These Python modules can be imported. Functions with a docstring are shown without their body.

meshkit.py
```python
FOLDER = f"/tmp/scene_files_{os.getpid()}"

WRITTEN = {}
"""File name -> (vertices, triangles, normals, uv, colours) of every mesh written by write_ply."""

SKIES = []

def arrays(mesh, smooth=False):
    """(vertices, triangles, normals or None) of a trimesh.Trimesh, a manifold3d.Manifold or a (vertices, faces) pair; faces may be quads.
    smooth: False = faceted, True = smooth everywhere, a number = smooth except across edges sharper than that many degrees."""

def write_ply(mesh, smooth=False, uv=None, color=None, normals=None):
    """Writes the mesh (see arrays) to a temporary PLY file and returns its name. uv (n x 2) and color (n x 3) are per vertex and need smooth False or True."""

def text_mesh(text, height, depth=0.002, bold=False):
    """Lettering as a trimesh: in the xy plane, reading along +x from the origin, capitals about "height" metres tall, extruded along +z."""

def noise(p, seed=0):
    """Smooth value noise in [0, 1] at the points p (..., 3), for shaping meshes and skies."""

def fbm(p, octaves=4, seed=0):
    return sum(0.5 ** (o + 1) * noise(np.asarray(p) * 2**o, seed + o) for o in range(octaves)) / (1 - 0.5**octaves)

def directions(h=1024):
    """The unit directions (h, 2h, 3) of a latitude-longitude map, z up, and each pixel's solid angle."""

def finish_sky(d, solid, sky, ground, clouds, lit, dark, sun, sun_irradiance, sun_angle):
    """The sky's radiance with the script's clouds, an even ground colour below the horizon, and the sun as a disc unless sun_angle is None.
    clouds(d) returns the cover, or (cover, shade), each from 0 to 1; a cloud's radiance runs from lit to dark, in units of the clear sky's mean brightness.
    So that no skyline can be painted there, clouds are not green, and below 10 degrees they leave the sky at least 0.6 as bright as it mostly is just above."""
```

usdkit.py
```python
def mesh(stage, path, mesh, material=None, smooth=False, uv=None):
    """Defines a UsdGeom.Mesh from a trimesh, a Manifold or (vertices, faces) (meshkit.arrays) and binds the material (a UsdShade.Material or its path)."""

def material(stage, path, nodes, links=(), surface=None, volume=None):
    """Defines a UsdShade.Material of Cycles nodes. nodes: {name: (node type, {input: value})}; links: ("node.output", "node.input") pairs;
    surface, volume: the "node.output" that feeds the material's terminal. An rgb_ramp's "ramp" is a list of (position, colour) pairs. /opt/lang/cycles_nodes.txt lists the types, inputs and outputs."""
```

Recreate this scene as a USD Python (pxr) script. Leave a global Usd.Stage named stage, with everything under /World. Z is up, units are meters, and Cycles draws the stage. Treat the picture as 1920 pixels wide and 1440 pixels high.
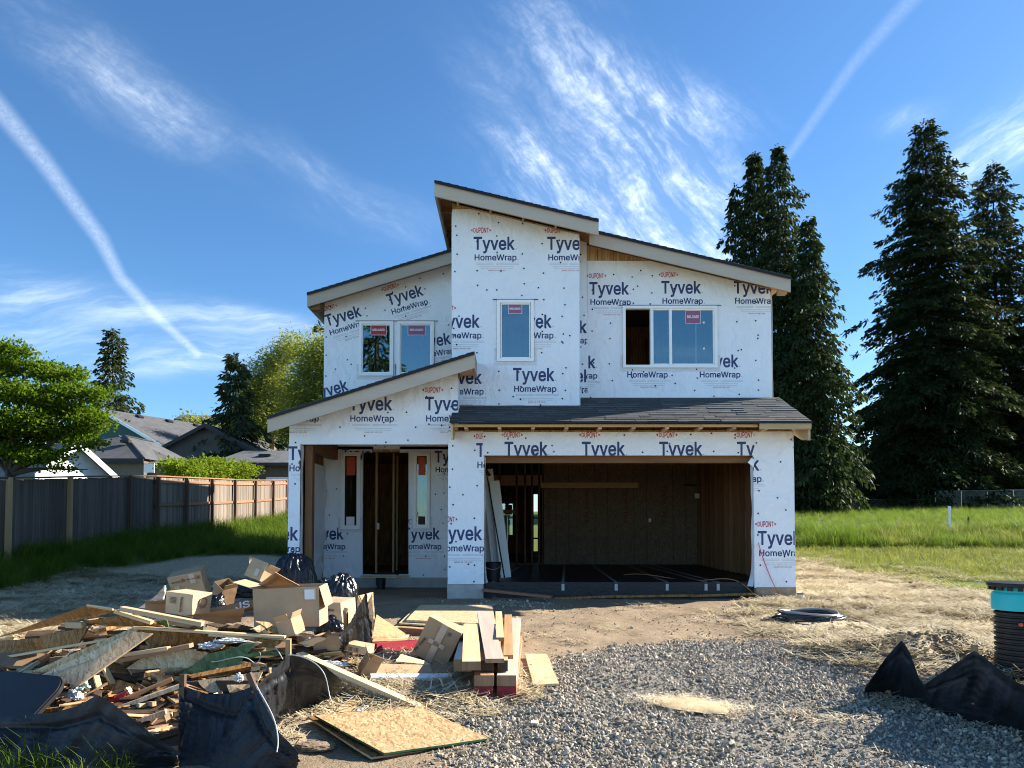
import math, random
import numpy as np, trimesh, shapely, usdkit, meshkit
from shapely.geometry import Polygon, MultiPolygon, Point, LineString, box as sbox
from pxr import Usd, UsdGeom, UsdLux, UsdShade, Gf, Sdf, Vt

# ------------------------------------------------------------------ stage, camera, sky, sun
stage = Usd.Stage.CreateInMemory()
UsdGeom.SetStageUpAxis(stage, 'Z'); UsdGeom.SetStageMetersPerUnit(stage, 1)
UsdGeom.Xform.Define(stage, '/World'); UsdGeom.Scope.Define(stage, '/World/Looks')
FPX, CX, PITCH, CAMZ = 1400.0, 960.0, math.radians(2.0), 1.32
YP = 984 - FPX * math.tan(PITCH)                      # row of the optical axis (the lens is shifted up)
cam = UsdGeom.Camera.Define(stage, '/World/camera')
cam.CreateFocalLengthAttr(FPX / 1920 * 36); cam.CreateHorizontalApertureAttr(36); cam.CreateVerticalApertureAttr(27)
cam.CreateVerticalApertureOffsetAttr((YP - 720) / 1920 * 36)
cam.CreateExposureAttr(1.58); cam.CreateClippingRangeAttr(Gf.Vec2f(.1, 5000))
cam.AddTranslateOp().Set((0, 0, CAMZ)); cam.AddRotateXOp().Set(92.0)

ELEV = math.radians(28)
SUN = np.array([.94, .34, 0.0]); SUN *= math.cos(ELEV) / np.linalg.norm(SUN); SUN[2] = math.sin(ELEV)
sun = UsdLux.DistantLight.Define(stage, '/World/sun')
sun.CreateIntensityAttr(1.25); sun.CreateAngleAttr(.53); sun.CreateNormalizeAttr(True); sun.CreateColorAttr((1, .93, .82))
_m = Gf.Matrix4d(); _m.SetRotate(Gf.Rotation(Gf.Vec3d(0, 0, 1), Gf.Vec3d(*map(float, SUN)))); sun.AddTransformOp().Set(_m)


class Graph:                                           # small helper to write node graphs
    def __init__(s): s.n, s.l, s.k = {}, [], 0
    def add(s, kind, out, inputs=None, **links):
        s.k += 1; name = f'n{s.k}'; s.n[name] = (kind, dict(inputs or {}))
        for k, v in links.items():
            if isinstance(v, str): s.l.append((v, f'{name}.{k}'))
            else: s.n[name][1][k] = v
        return f'{name}.{out}'
    def math(s, op, a, b=None, c=None, clamp=False):
        kw = {'value1': a}
        if b is not None: kw['value2'] = b
        if c is not None: kw['value3'] = c
        return s.add('math', 'value', {'math_type': op, 'use_clamp': clamp}, **kw)
    def mix(s, fac, a, b, kind='mix'):
        return s.add('mix', 'color', {'mix_type': kind}, fac=fac, color1=a, color2=b)
    def ramp(s, fac, stops, out='color'):
        return s.add('rgb_ramp', out, {'ramp': stops}, fac=fac)
    def noise(s, vec, scale, detail=3, rough=.5, out='fac', **kw):
        return s.add('noise_texture', out, {'scale': scale, 'detail': detail, 'roughness': rough, **kw}, **({'vector': vec} if vec else {}))
    def map(s, vec, loc=(0, 0, 0), rot=(0, 0, 0), scale=(1, 1, 1)):
        return s.add('mapping', 'vector', {'location': loc, 'rotation': rot, 'scale': scale}, vector=vec)
    def make(s, path, surface=None, volume=None):
        return usdkit.material(stage, path, s.n, s.l, surface=surface, volume=volume)


def sky_material():
    g = Graph()
    s = g.add('sky_texture', 'color', {'sky_type': 'single_scattering', 'sun_disc': False, 'sun_elevation': ELEV, 'sun_rotation': math.atan2(SUN[0], SUN[1]), 'air_density': 1.0, 'aerosol_density': .25, 'ozone_density': 6.0})
    s = g.add('hsv', 'color', {'saturation': 1.07, 'value': 1.0, 'hue': .5, 'fac': 1.0}, color=s)
    s = g.mix(1.0, s, (.95, 1.03, 1.03), 'multiply')
    d = g.add('texture_coordinate', 'generated')
    g.n[g.add('separate_xyz', 'x', {}, vector=d).split('.')[0]]
    sep = f'n{g.k}'
    X, Y, Z = sep + '.x', sep + '.y', sep + '.z'
    yy = g.math('maximum', Y, .05)
    u, v = g.math('divide', X, yy), g.math('divide', Z, yy)
    front = g.math('multiply', g.math('subtract', Y, .12), 12.0, clamp=True)
    uv = g.add('combine_xyz', 'vector', {}, x=u, y=v, z=0.0)
    # the cirrus lies in streaks that run down to the right, fanning near the middle of the view
    warp = g.noise(g.map(uv, scale=(5, 5, 1)), 1.0, 3, .55, 'color')
    wv = g.add('mix', 'color', {'mix_type': 'linear_light', 'fac': .035}, color1=uv, color2=warp)
    def streak(angle, sx, sy, lo, hi, seed):
        m = g.map(wv, loc=(seed, seed * .7, seed), rot=(0, 0, math.radians(angle)))
        m = g.map(m, scale=(sx, sy, 1))
        n = g.noise(m, 1.0, 9, .68)
        return g.add('map_range', 'result', {'range_type': 'smoothstep', 'from_min': lo, 'from_max': hi, 'to_min': 0.0, 'to_max': 1.0, 'clamp': True}, value=n)
    def uvof(px, py):
        q = np.array([(px - CX) / FPX, math.cos(PITCH) - (YP - py) / FPX * math.sin(PITCH), math.sin(PITCH) + (YP - py) / FPX * math.cos(PITCH)])
        return q[0] / q[1], q[2] / q[1]
    def blob(px, py, rx, ry, ang):                     # soft elliptic patch of sky; ang in degrees, up to the right positive
        a, b = uvof(px, py); c, sn = math.cos(math.radians(ang)), math.sin(math.radians(ang))
        du, dv = g.math('subtract', u, a), g.math('subtract', v, b)
        p = g.math('multiply', g.math('add', g.math('multiply', du, c), g.math('multiply', dv, sn)), FPX / rx)
        q = g.math('multiply', g.math('subtract', g.math('multiply', dv, c), g.math('multiply', du, sn)), FPX / ry)
        r2 = g.math('add', g.math('multiply', p, p), g.math('multiply', q, q))
        return g.math('exponent', g.math('multiply', r2, -1.0))
    def total(items):
        t = None
        for w, b in items:
            w = g.math('multiply', b, w)
            t = w if t is None else g.math('add', t, w)
        return g.math('minimum', t, 1.0)
    wa = streak(52, 8, 27, .38, .76, 3.1)
    wb = streak(33, 9, 30, .36, .78, 7.7)
    wc = streak(-2, 5, 36, .40, .78, 1.3)
    wd = streak(-35, 4.5, 22, .40, .72, 5.2)
    fine = streak(-20, 62, 75, .28, .76, 9.4)
    wa2 = g.math('multiply', wa, g.math('multiply_add', fine, .75, .35))
    big = total([(1.0, blob(1140, 170, 190, 75, -46)), (1.0, blob(1240, 300, 170, 80, -50)), (.75, blob(1040, 330, 110, 55, -50)), (1.15, blob(1120, 400, 170, 55, -35)), (1.0, blob(1290, 400, 130, 75, -10)), (.5, blob(1330, 200, 90, 40, -20)), (.55, blob(1340, 450, 60, 60, -60))])
    left = total([(.42, blob(210, 140, 210, 55, -33)), (.5, blob(270, 205, 110, 42, -28)), (.32, blob(555, 305, 90, 30, -32)), (.26, blob(720, 405, 130, 40, -15)), (.25, blob(930, 170, 120, 40, -50))])
    low = total([(.62, blob(90, 560, 190, 36, -6)), (.62, blob(60, 640, 200, 40, -4)), (.55, blob(400, 600, 190, 26, -6)), (.75, blob(400, 668, 200, 26, 4)), (.5, blob(490, 592, 80, 14, -12)), (.7, blob(1640, 770, 120, 60, 0)), (.3, blob(1640, 640, 90, 20, -8))])
    right = total([(.95, blob(1880, 270, 120, 42, 30)), (.5, blob(1710, 225, 60, 22, 12)), (.8, blob(2050, 180, 160, 60, 30))])
    cover = g.math('add', g.math('multiply', big, g.math('multiply_add', wa2, .90, .07)), g.math('multiply', left, g.math('multiply_add', g.math('multiply', wb, g.math('multiply_add', fine, .6, .4)), .75, .14)))
    cover = g.math('add', cover, g.math('multiply', low, g.math('multiply_add', wc, .62, .12)))
    cover = g.math('add', cover, g.math('multiply', right, g.math('multiply_add', wd, .8, .12)))
    # two condensation trails
    puff = g.noise(g.map(uv, scale=(120, 120, 1)), 1.0, 5, .75)
    def trail(pts, w0, w1, strength):
        t = None
        for i in range(len(pts) - 1):
            (ax, ay), (bx, by) = uvof(*pts[i]), uvof(*pts[i + 1])
            L = math.hypot(bx - ax, by - ay); c, sn = (bx - ax) / L, (by - ay) / L
            du, dv = g.math('subtract', u, ax), g.math('subtract', v, ay)
            p = g.math('divide', g.math('add', g.math('multiply', du, c), g.math('multiply', dv, sn)), L)
            pc = g.math('minimum', g.math('maximum', p, 0.0), 1.0)
            qx = g.math('subtract', du, g.math('multiply', pc, c * L)); qy = g.math('subtract', dv, g.math('multiply', pc, sn * L))
            dist = g.math('sqrt', g.math('add', g.math('multiply', qx, qx), g.math('multiply', qy, qy)))
            f0, f1 = i / (len(pts) - 1), (i + 1) / (len(pts) - 1)
            wa_, wb_ = (w0 + (w1 - w0) * f0) / FPX, (w0 + (w1 - w0) * f1) / FPX
            wid = g.math('multiply_add', pc, wb_ - wa_, wa_)
            e = g.math('add', g.math('divide', dist, wid), g.math('multiply', g.math('subtract', puff, .5), 1.1))
            m = g.add('map_range', 'result', {'range_type': 'smoothstep', 'from_min': 1.5, 'from_max': .1, 'to_min': 0.0, 'to_max': 1.0, 'clamp': True}, value=e)
            t = m if t is None else g.math('maximum', t, m)
        return g.math('multiply', t, g.math('multiply', strength, g.math('multiply_add', puff, 2.2, -.3)))
    tr = g.math('add', trail([(-120, 70), (0, 205), (80, 300), (190, 450), (225, 520), (300, 600), (370, 662)], 22, 7, .27), trail([(1790, -90), (1680, 30), (1600, 120), (1480, 290)], 19, 9, .11))
    cover = g.math('multiply', g.math('add', cover, tr), front)
    # the rest of the sky carries the same thin cirrus
    allw = g.noise(g.map(d, rot=(.3, .2, .5), scale=(2, 6, 9)), 1.0, 6, .6)
    allw = g.add('map_range', 'result', {'range_type': 'smoothstep', 'from_min': .52, 'from_max': .8, 'to_min': 0.0, 'to_max': .35, 'clamp': True}, value=allw)
    cover = g.math('add', cover, g.math('multiply', allw, g.math('subtract', 1.0, front)))
    cover = g.math('multiply', cover, 1.0, clamp=True)
    c = g.mix(cover, s, (7.2, 8.0, 8.8))
    b = g.add('background_shader', 'background', {'strength': SKY}, color=c)
    return g.make('/World/Looks/sky_air', surface=b)


SKY = 0.067
dome = UsdLux.DomeLight.Define(stage, '/World/sky')
UsdShade.MaterialBindingAPI.Apply(dome.GetPrim()).Bind(sky_material())
dome.GetPrim().SetCustomDataByKey('kind', 'structure')

# ------------------------------------------------------------------ helpers
USED = {}
def numbered(parent, name):
    k = USED.get((parent, name), -1) + 1; USED[(parent, name)] = k
    return f'{parent}/{name}' if k == 0 else f'{parent}/{name}_{k:03d}'

def tag(p, label=None, cat=None, group=None, kind=None):
    p = p.GetPrim() if hasattr(p, 'GetPrim') else p
    for k, v in (('label', label), ('category', cat), ('group', group), ('kind', kind)):
        if v: p.SetCustomDataByKey(k, v)
    return p

def gfm(M):
    return Gf.Matrix4d(*[float(x) for x in np.asarray(M, float).T.ravel()])

def thing(name, label, cat, loc=(0, 0, 0), M=None, group=None):
    x = UsdGeom.Xform.Define(stage, numbered('/World', name))
    if M is None:
        M = np.eye(4); M[:3, 3] = loc
    x.AddTransformOp().Set(gfm(M))
    tag(x, label, cat, group)
    x.M = np.asarray(M, float)
    return x

def part(parent, name, mesh, mat, smooth=False, label=None, kind=None, world=False):
    """a Mesh under parent; world=True: the mesh is given in world coordinates and parent is a thing placed by M."""
    path = str(parent.GetPath()) if not isinstance(parent, str) else parent
    if world:
        v, f, _ = meshkit.arrays(mesh)
        inv = np.linalg.inv(parent.M)
        mesh = trimesh.Trimesh(v @ inv[:3, :3].T + inv[:3, 3], f, process=False)
    m = usdkit.mesh(stage, numbered(path, name), mesh, mat, smooth=smooth)
    m.GetPrim().CreateAttribute('doubleSided', Sdf.ValueTypeNames.Bool).Set(True)
    m.M = parent.M if hasattr(parent, 'M') else np.eye(4)
    if label or kind: tag(m, label, None, None, kind)
    return m

def solo(name, label, cat, mesh, mat, M=None, smooth=False, group=None, kind=None):
    m = part('/World', name, mesh, mat, smooth)
    if M is not None: m.AddTransformOp().Set(gfm(M))
    tag(m, label, cat, group, kind)
    m.M = np.eye(4) if M is None else np.asarray(M, float)
    return m

cat_ = trimesh.util.concatenate
def bx(x0, x1, y0, y1, z0, z1):
    return trimesh.creation.box((x1 - x0, y1 - y0, z1 - z0)).apply_translation(((x0 + x1) / 2, (y0 + y1) / 2, (z0 + z1) / 2))

def prism(poly, y0, y1):
    """extrude a shapely polygon given in (x, z) from y0 to y1"""
    ms = []
    for p in getattr(poly, 'geoms', [poly]):
        if p.is_empty or p.geom_type != 'Polygon' or p.area < 1e-7: continue
        m = trimesh.creation.extrude_polygon(p, y1 - y0, engine='earcut')
        v = m.vertices
        ms.append(trimesh.Trimesh(np.c_[v[:, 0], y1 - v[:, 2], v[:, 1]], m.faces, process=False))
    return cat_(ms) if ms else None

def bar(a, b, w, h, up=(0, 0, 1)):
    """rectangular bar from a to b, w sideways and h along up"""
    a, b = np.asarray(a, float), np.asarray(b, float); x = b - a; L = np.linalg.norm(x); x /= L
    y = np.cross(up, x); y /= np.linalg.norm(y); z = np.cross(x, y)
    M = np.eye(4); M[:3, 0], M[:3, 1], M[:3, 2], M[:3, 3] = x, y, z, (a + b) / 2
    return trimesh.creation.box((L, w, h)).apply_transform(M)

def tube(pts, r, n=8, closed=False):
    pts = np.asarray(pts, float); m = len(pts); rs = np.broadcast_to(np.asarray(r, float), (m,))
    t = np.gradient(pts, axis=0); t /= np.linalg.norm(t, axis=1, keepdims=True) + 1e-12
    ref = np.array([0, 0, 1.0]) if abs(t[:, 2]).mean() < .9 else np.array([1.0, 0, 0])
    u = np.cross(t, ref); u /= np.linalg.norm(u, axis=1, keepdims=True) + 1e-12; w = np.cross(t, u)
    a = np.linspace(0, 2 * np.pi, n, endpoint=False)
    v = (pts[:, None] + rs[:, None, None] * (np.cos(a)[None, :, None] * u[:, None] + np.sin(a)[None, :, None] * w[:, None])).reshape(-1, 3)
    i, j = np.meshgrid(np.arange(m - 1), np.arange(n), indexing='ij'); j2 = (j + 1) % n
    q = np.stack([i * n + j, i * n + j2, (i + 1) * n + j2, (i + 1) * n + j], -1).reshape(-1, 4)
    f = np.vstack([q[:, [0, 1, 2]], q[:, [0, 2, 3]]])
    caps = [[0, k, k + 1] for k in range(1, n - 1)] + [[(m - 1) * n, (m - 1) * n + k + 1, (m - 1) * n + k] for k in range(1, n - 1)]
    return trimesh.Trimesh(v, np.vstack([f[:, ::-1], caps]), process=False)

def lathe(profile, n=32):
    pr = np.asarray(profile, float); m = len(pr); a = np.linspace(0, 2 * np.pi, n, endpoint=False)
    v = np.stack([pr[:, 0][:, None] * np.cos(a), pr[:, 0][:, None] * np.sin(a), np.repeat(pr[:, 1][:, None], n, 1)], -1).reshape(-1, 3)
    i, j = np.meshgrid(np.arange(m - 1), np.arange(n), indexing='ij'); j2 = (j + 1) % n
    q = np.stack([i * n + j, i * n + j2, (i + 1) * n + j2, (i + 1) * n + j], -1).reshape(-1, 4)
    return trimesh.Trimesh(v, np.vstack([q[:, [0, 1, 2]], q[:, [0, 2, 3]]]), process=False)

def spline(pts, n=40):
    from scipy.interpolate import CubicSpline
    pts = np.asarray(pts, float); d = np.r_[0, np.cumsum(np.linalg.norm(np.diff(pts, axis=0), axis=1))]
    return CubicSpline(d, pts)(np.linspace(0, d[-1], n))

def rotz(a): return trimesh.transformations.rotation_matrix(math.radians(a), (0, 0, 1))
def rotx(a): return trimesh.transformations.rotation_matrix(math.radians(a), (1, 0, 0))
def roty(a): return trimesh.transformations.rotation_matrix(math.radians(a), (0, 1, 0))
def trans(p):
    M = np.eye(4); M[:3, 3] = p; return M

# a direction of view -> a point of the place
def ray(px, py):
    u, v = (px - CX) / FPX, (YP - py) / FPX
    return np.array([u, math.cos(PITCH) - v * math.sin(PITCH), math.sin(PITCH) + v * math.cos(PITCH)])
def at(px, py, Y):
    d = ray(px, py); t = Y / d[1]; return np.array([t * d[0], Y, CAMZ + t * d[2]])
def xz(px, py, Y):
    p = at(px, py, Y); return (p[0], p[2])
def poly(pts, Y): return Polygon([xz(a, b, Y) for a, b in pts])

def sm(a, b, x): 
    t = np.clip((np.asarray(x, float) - a) / (b - a), 0, 1); return t * t * (3 - 2 * t)

def ground(x, y):
    x, y = np.asarray(x, float), np.asarray(y, float)
    mid = np.interp(y, [-30, 0, 5, 9, 12, 14, 26, 34, 60, 100, 700], [-.4, -.3, -.2, -.07, 0, 0, .1, .9, 2.4, 2.8, 3])
    right = np.interp(y, [-30, 0, 5, 9, 12, 16, 19, 27, 28.5, 30.5, 58, 100, 700], [-.4, -.3, -.22, -.08, -.02, 0, .05, .43, .7, 1.05, 2.45, 2.8, 3])
    left = np.interp(y, [-30, 0, 5, 8, 11, 15, 21, 29, 38, 60, 100, 700], [-.4, -.3, -.2, -.03, .2, .5, .95, 1.3, 1.85, 2.4, 2.8, 3])
    wl, wr = 1 - sm(-9.5, -4.3, x), sm(5.2, 7.0, x)
    z = mid * (1 - wl) * (1 - wr) + left * wl + right * wr
    z = z + .30 * np.exp(-(((x + 2.9) / 1.9) ** 2 + ((y - 7.2) / 1.3) ** 2))          # rise under the scrap heap
    z = z + .22 * np.exp(-(((x - 4.45) / .8) ** 2 + ((y - 7.9) / .7) ** 2))          # spoil beside the ditch
    z = z - .45 * wl * sm(-10.25, -8.7, x) * sm(10, 16, y)
    return z

def gp(px, py, h=0.0):
    """the point h metres above the ground that is seen in that direction"""
    d = ray(px, py); o = np.array([0, 0, CAMZ]); t = np.linspace(2, 60, 3000)
    p = o + t[:, None] * d
    s = p[:, 2] - ground(p[:, 0], p[:, 1]) - h
    k = np.argmax(s < 0)
    if not (s < 0).any(): raise ValueError(f'no ground at {px},{py},{h}')
    a = t[max(k - 1, 0)] + (t[1] - t[0]) * (s[max(k - 1, 0)] / max(s[max(k - 1, 0)] - s[k], 1e-9))
    return o + a * d
def gxy(pts): return Polygon([gp(*p)[:2] for p in pts])

# ------------------------------------------------------------------ materials
LK = '/World/Looks/'
def plain(name, col, rough=.6, var=.12, scale=6, bump=0.0, bscale=60, spec=.3, metallic=0.0, coat=0.0):
    g = Graph(); tc = g.add('texture_coordinate', 'object')
    n = g.noise(tc, scale, 5, .6)
    c0 = tuple(x * (1 - var) for x in col); c1 = tuple(min(x * (1 + var), 1) for x in col)
    c = g.ramp(n, [(.25, c0), (.75, c1)])
    kw = dict(base_color=c)
    if bump:
        kw['normal'] = g.add('bump', 'normal', {'strength': bump, 'distance': .01}, height=g.noise(tc, bscale, 4, .6))
    s = g.add('principled_bsdf', 'BSDF', {'roughness': rough, 'specular_ior_level': spec, 'metallic': metallic, 'coat_weight': coat}, **kw)
    return g.make(LK + name, surface=s)

def wood(name, col, col2, axis='x', rough=.7, scale=1.0, knots=True):
    g = Graph(); tc = g.add('texture_coordinate', 'object')
    rnd = g.add('object_info', 'random')
    off = g.add('combine_xyz', 'vector', {}, x=g.math('multiply', rnd, 17.0), y=g.math('multiply', rnd, 31.0), z=g.math('multiply', rnd, 7.0))
    v = g.add('mix', 'color', {'mix_type': 'add', 'fac': 1.0}, color1=tc, color2=off)
    sc = {'x': (1.1, 26, 26), 'z': (26, 26, 1.1), 'y': (26, 1.1, 26)}[axis]
    n = g.noise(g.map(v, scale=tuple(a * scale for a in sc)), 1.0, 5, .65)
    big = g.noise(g.map(v, scale=tuple(a * .12 + .4 for a in sc)), 1.0, 3, .5)
    c = g.ramp(n, [(.28, col2), (.62, col)])
    c = g.mix(g.math('multiply', big, .45), c, tuple(.62 * a for a in col))
    br = g.math('multiply_add', rnd, .5, .75)
    c = g.add('hsv', 'color', {'hue': .5, 'saturation': 1.0, 'fac': 1.0}, value=br, color=c)
    b = g.add('bump', 'normal', {'strength': .35, 'distance': .004}, height=n)
    s = g.add('principled_bsdf', 'BSDF', {'roughness': rough, 'specular_ior_level': .25}, base_color=c, normal=b)
    return g.make(LK + name, surface=s)

def osb(name, dark, mid, light, scale=1.0, rot=False, marks=True):
    """oriented strand board: long flakes lying in all directions"""
    g = Graph(); tc = g.add('texture_coordinate', 'object')
    if rot: tc = g.map(tc, rot=(math.pi / 2, 0, 0))
    rnd = g.add('object_info', 'random')
    cols = None
    for k, (a, s1, s2) in enumerate([(12, 9, 34), (-28, 11, 40), (68, 12, 42), (-75, 10, 38)]):
        m = g.map(g.map(tc, rot=(0, 0, math.radians(a)), loc=(k * 3.3, k * 1.7, 0)), scale=(s1 * scale, s2 * scale, 3))
        vc = g.add('voronoi_texture', 'color', {'scale': 1.0, 'randomness': 1.0}, vector=m)
        val = g.add('separate_color', 'r', {}, color=vc)
        if cols is None: cols = val
        else:
            msk = g.add('map_range', 'result', {'range_type': 'linear', 'from_min': .49, 'from_max': .51, 'to_min': 0.0, 'to_max': 1.0, 'clamp': True}, value=g.add('separate_color', 'g', {}, color=vc))
            cols = g.add('mix_float', 'result', {}, fac=msk, a=cols, b=val)
    fine = g.noise(g.map(tc, scale=(60, 60, 8)), 1.0, 3, .6)
    f = g.math('add', g.math('multiply', cols, .8), g.math('multiply', fine, .25))
    c = g.ramp(f, [(.08, dark), (.45, mid), (.9, light)])
    big = g.noise(tc, 1.3, 3, .6)
    c = g.mix(g.math('multiply', big, .35), c, tuple(x * .7 for x in mid))
    c = g.add('hsv', 'color', {'hue': .5, 'saturation': 1.0, 'fac': 1.0}, value=g.math('multiply_add', rnd, .3, .85), color=c)
    b = g.add('bump', 'normal', {'strength': .3, 'distance': .004}, height=f)
    s = g.add('principled_bsdf', 'BSDF', {'roughness': .75, 'specular_ior_level': .2}, base_color=c, normal=b)
    return g.make(LK + name, surface=s)

def wrap_material():
    g = Graph(); tc = g.add('texture_coordinate', 'object')
    w1 = g.noise(g.map(tc, rot=(0, .5, 0), scale=(2.6, 1, 2.0)), 1.0, 4, .5, distortion=1.2)
    w2 = g.noise(g.map(tc, rot=(0, -.8, 0), scale=(5, 1, 2.4)), 1.0, 3, .5, distortion=.8)
    f = g.noise(tc, 55, 3, .6)
    cr = g.add('voronoi_texture', 'distance', {'feature': 'distance_to_edge', 'scale': 3.2}, vector=g.mix(.18, tc, g.noise(tc, 2.0, 3, .5, 'color')))
    cr = g.add('map_range', 'result', {'range_type': 'smoothstep', 'from_min': 0.0, 'from_max': .07, 'to_min': 0.0, 'to_max': 1.0, 'clamp': True}, value=cr)
    h = g.math('add', g.math('add', w1, g.math('multiply', w2, .6)), g.math('add', g.math('multiply', f, .03), g.math('multiply', cr, .05)))
    b = g.add('bump', 'normal', {'strength': .8, 'distance': .055}, height=h)
    c = g.ramp(g.noise(tc, 1.1, 4, .6), [(.3, (.70, .725, .76)), (.7, (.765, .785, .815))])
    fib = g.noise(g.map(tc, scale=(14, 14, 40)), 1.0, 3, .7)
    c = g.mix(g.math('multiply', fib, .03), c, (.6, .61, .64))
    s = g.add('principled_bsdf', 'BSDF', {'roughness': .42, 'specular_ior_level': .35}, base_color=c, normal=b)
    return g.make(LK + 'white_house_wrap', surface=s)

def glass_material(name, refl, tint=(.75, .82, .85)):
    g = Graph()
    fr = g.add('fresnel', 'fac', {'IOR': 1.5})
    f = g.math('multiply_add', fr, 1.0, refl, clamp=True)
    tr = g.add('transparent_bsdf', 'BSDF', {'color': tint})
    gl = g.add('glossy_bsdf', 'BSDF', {'color': (.70, .90, .92), 'roughness': .004})
    return g.make(LK + name, surface=g.add('mix_closure', 'closure', {}, fac=f, closure1=tr, closure2=gl))

def leaf(name, c0, c1, trans=.35, rough=.65, tcol=None, spec=.06):
    g = Graph(); r = g.add('geometry', 'random_per_island')
    big = g.noise(g.add('texture_coordinate', 'object'), .45, 3, .6)
    f = g.math('add', g.math('multiply', r, .6), g.math('multiply', big, .5))
    c = g.ramp(f, [(.15, c0), (.85, c1)])
    p = g.add('principled_bsdf', 'BSDF', {'roughness': rough, 'specular_ior_level': spec}, base_color=c)
    t = g.add('translucent_bsdf', 'BSDF', {}, color=g.mix(1.0, c, tcol or (1.25, 1.25, .7), 'multiply'))
    return g.make(LK + name, surface=g.add('mix_closure', 'closure', {'fac': trans}, closure1=p, closure2=t))

def blades(name, c0, c1, trans=.3):
    g = Graph(); r = g.add('object_info', 'random'); r2 = g.add('geometry', 'random_per_island')
    f = g.math('add', g.math('multiply', r, .5), g.math('multiply', r2, .5))
    c = g.ramp(f, [(.1, c0), (.9, c1)])
    p = g.add('principled_bsdf', 'BSDF', {'roughness': .55, 'specular_ior_level': .2}, base_color=c)
    t = g.add('translucent_bsdf', 'BSDF', {}, color=c)
    return g.make(LK + name, surface=g.add('mix_closure', 'closure', {'fac': trans}, closure1=p, closure2=t))

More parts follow.
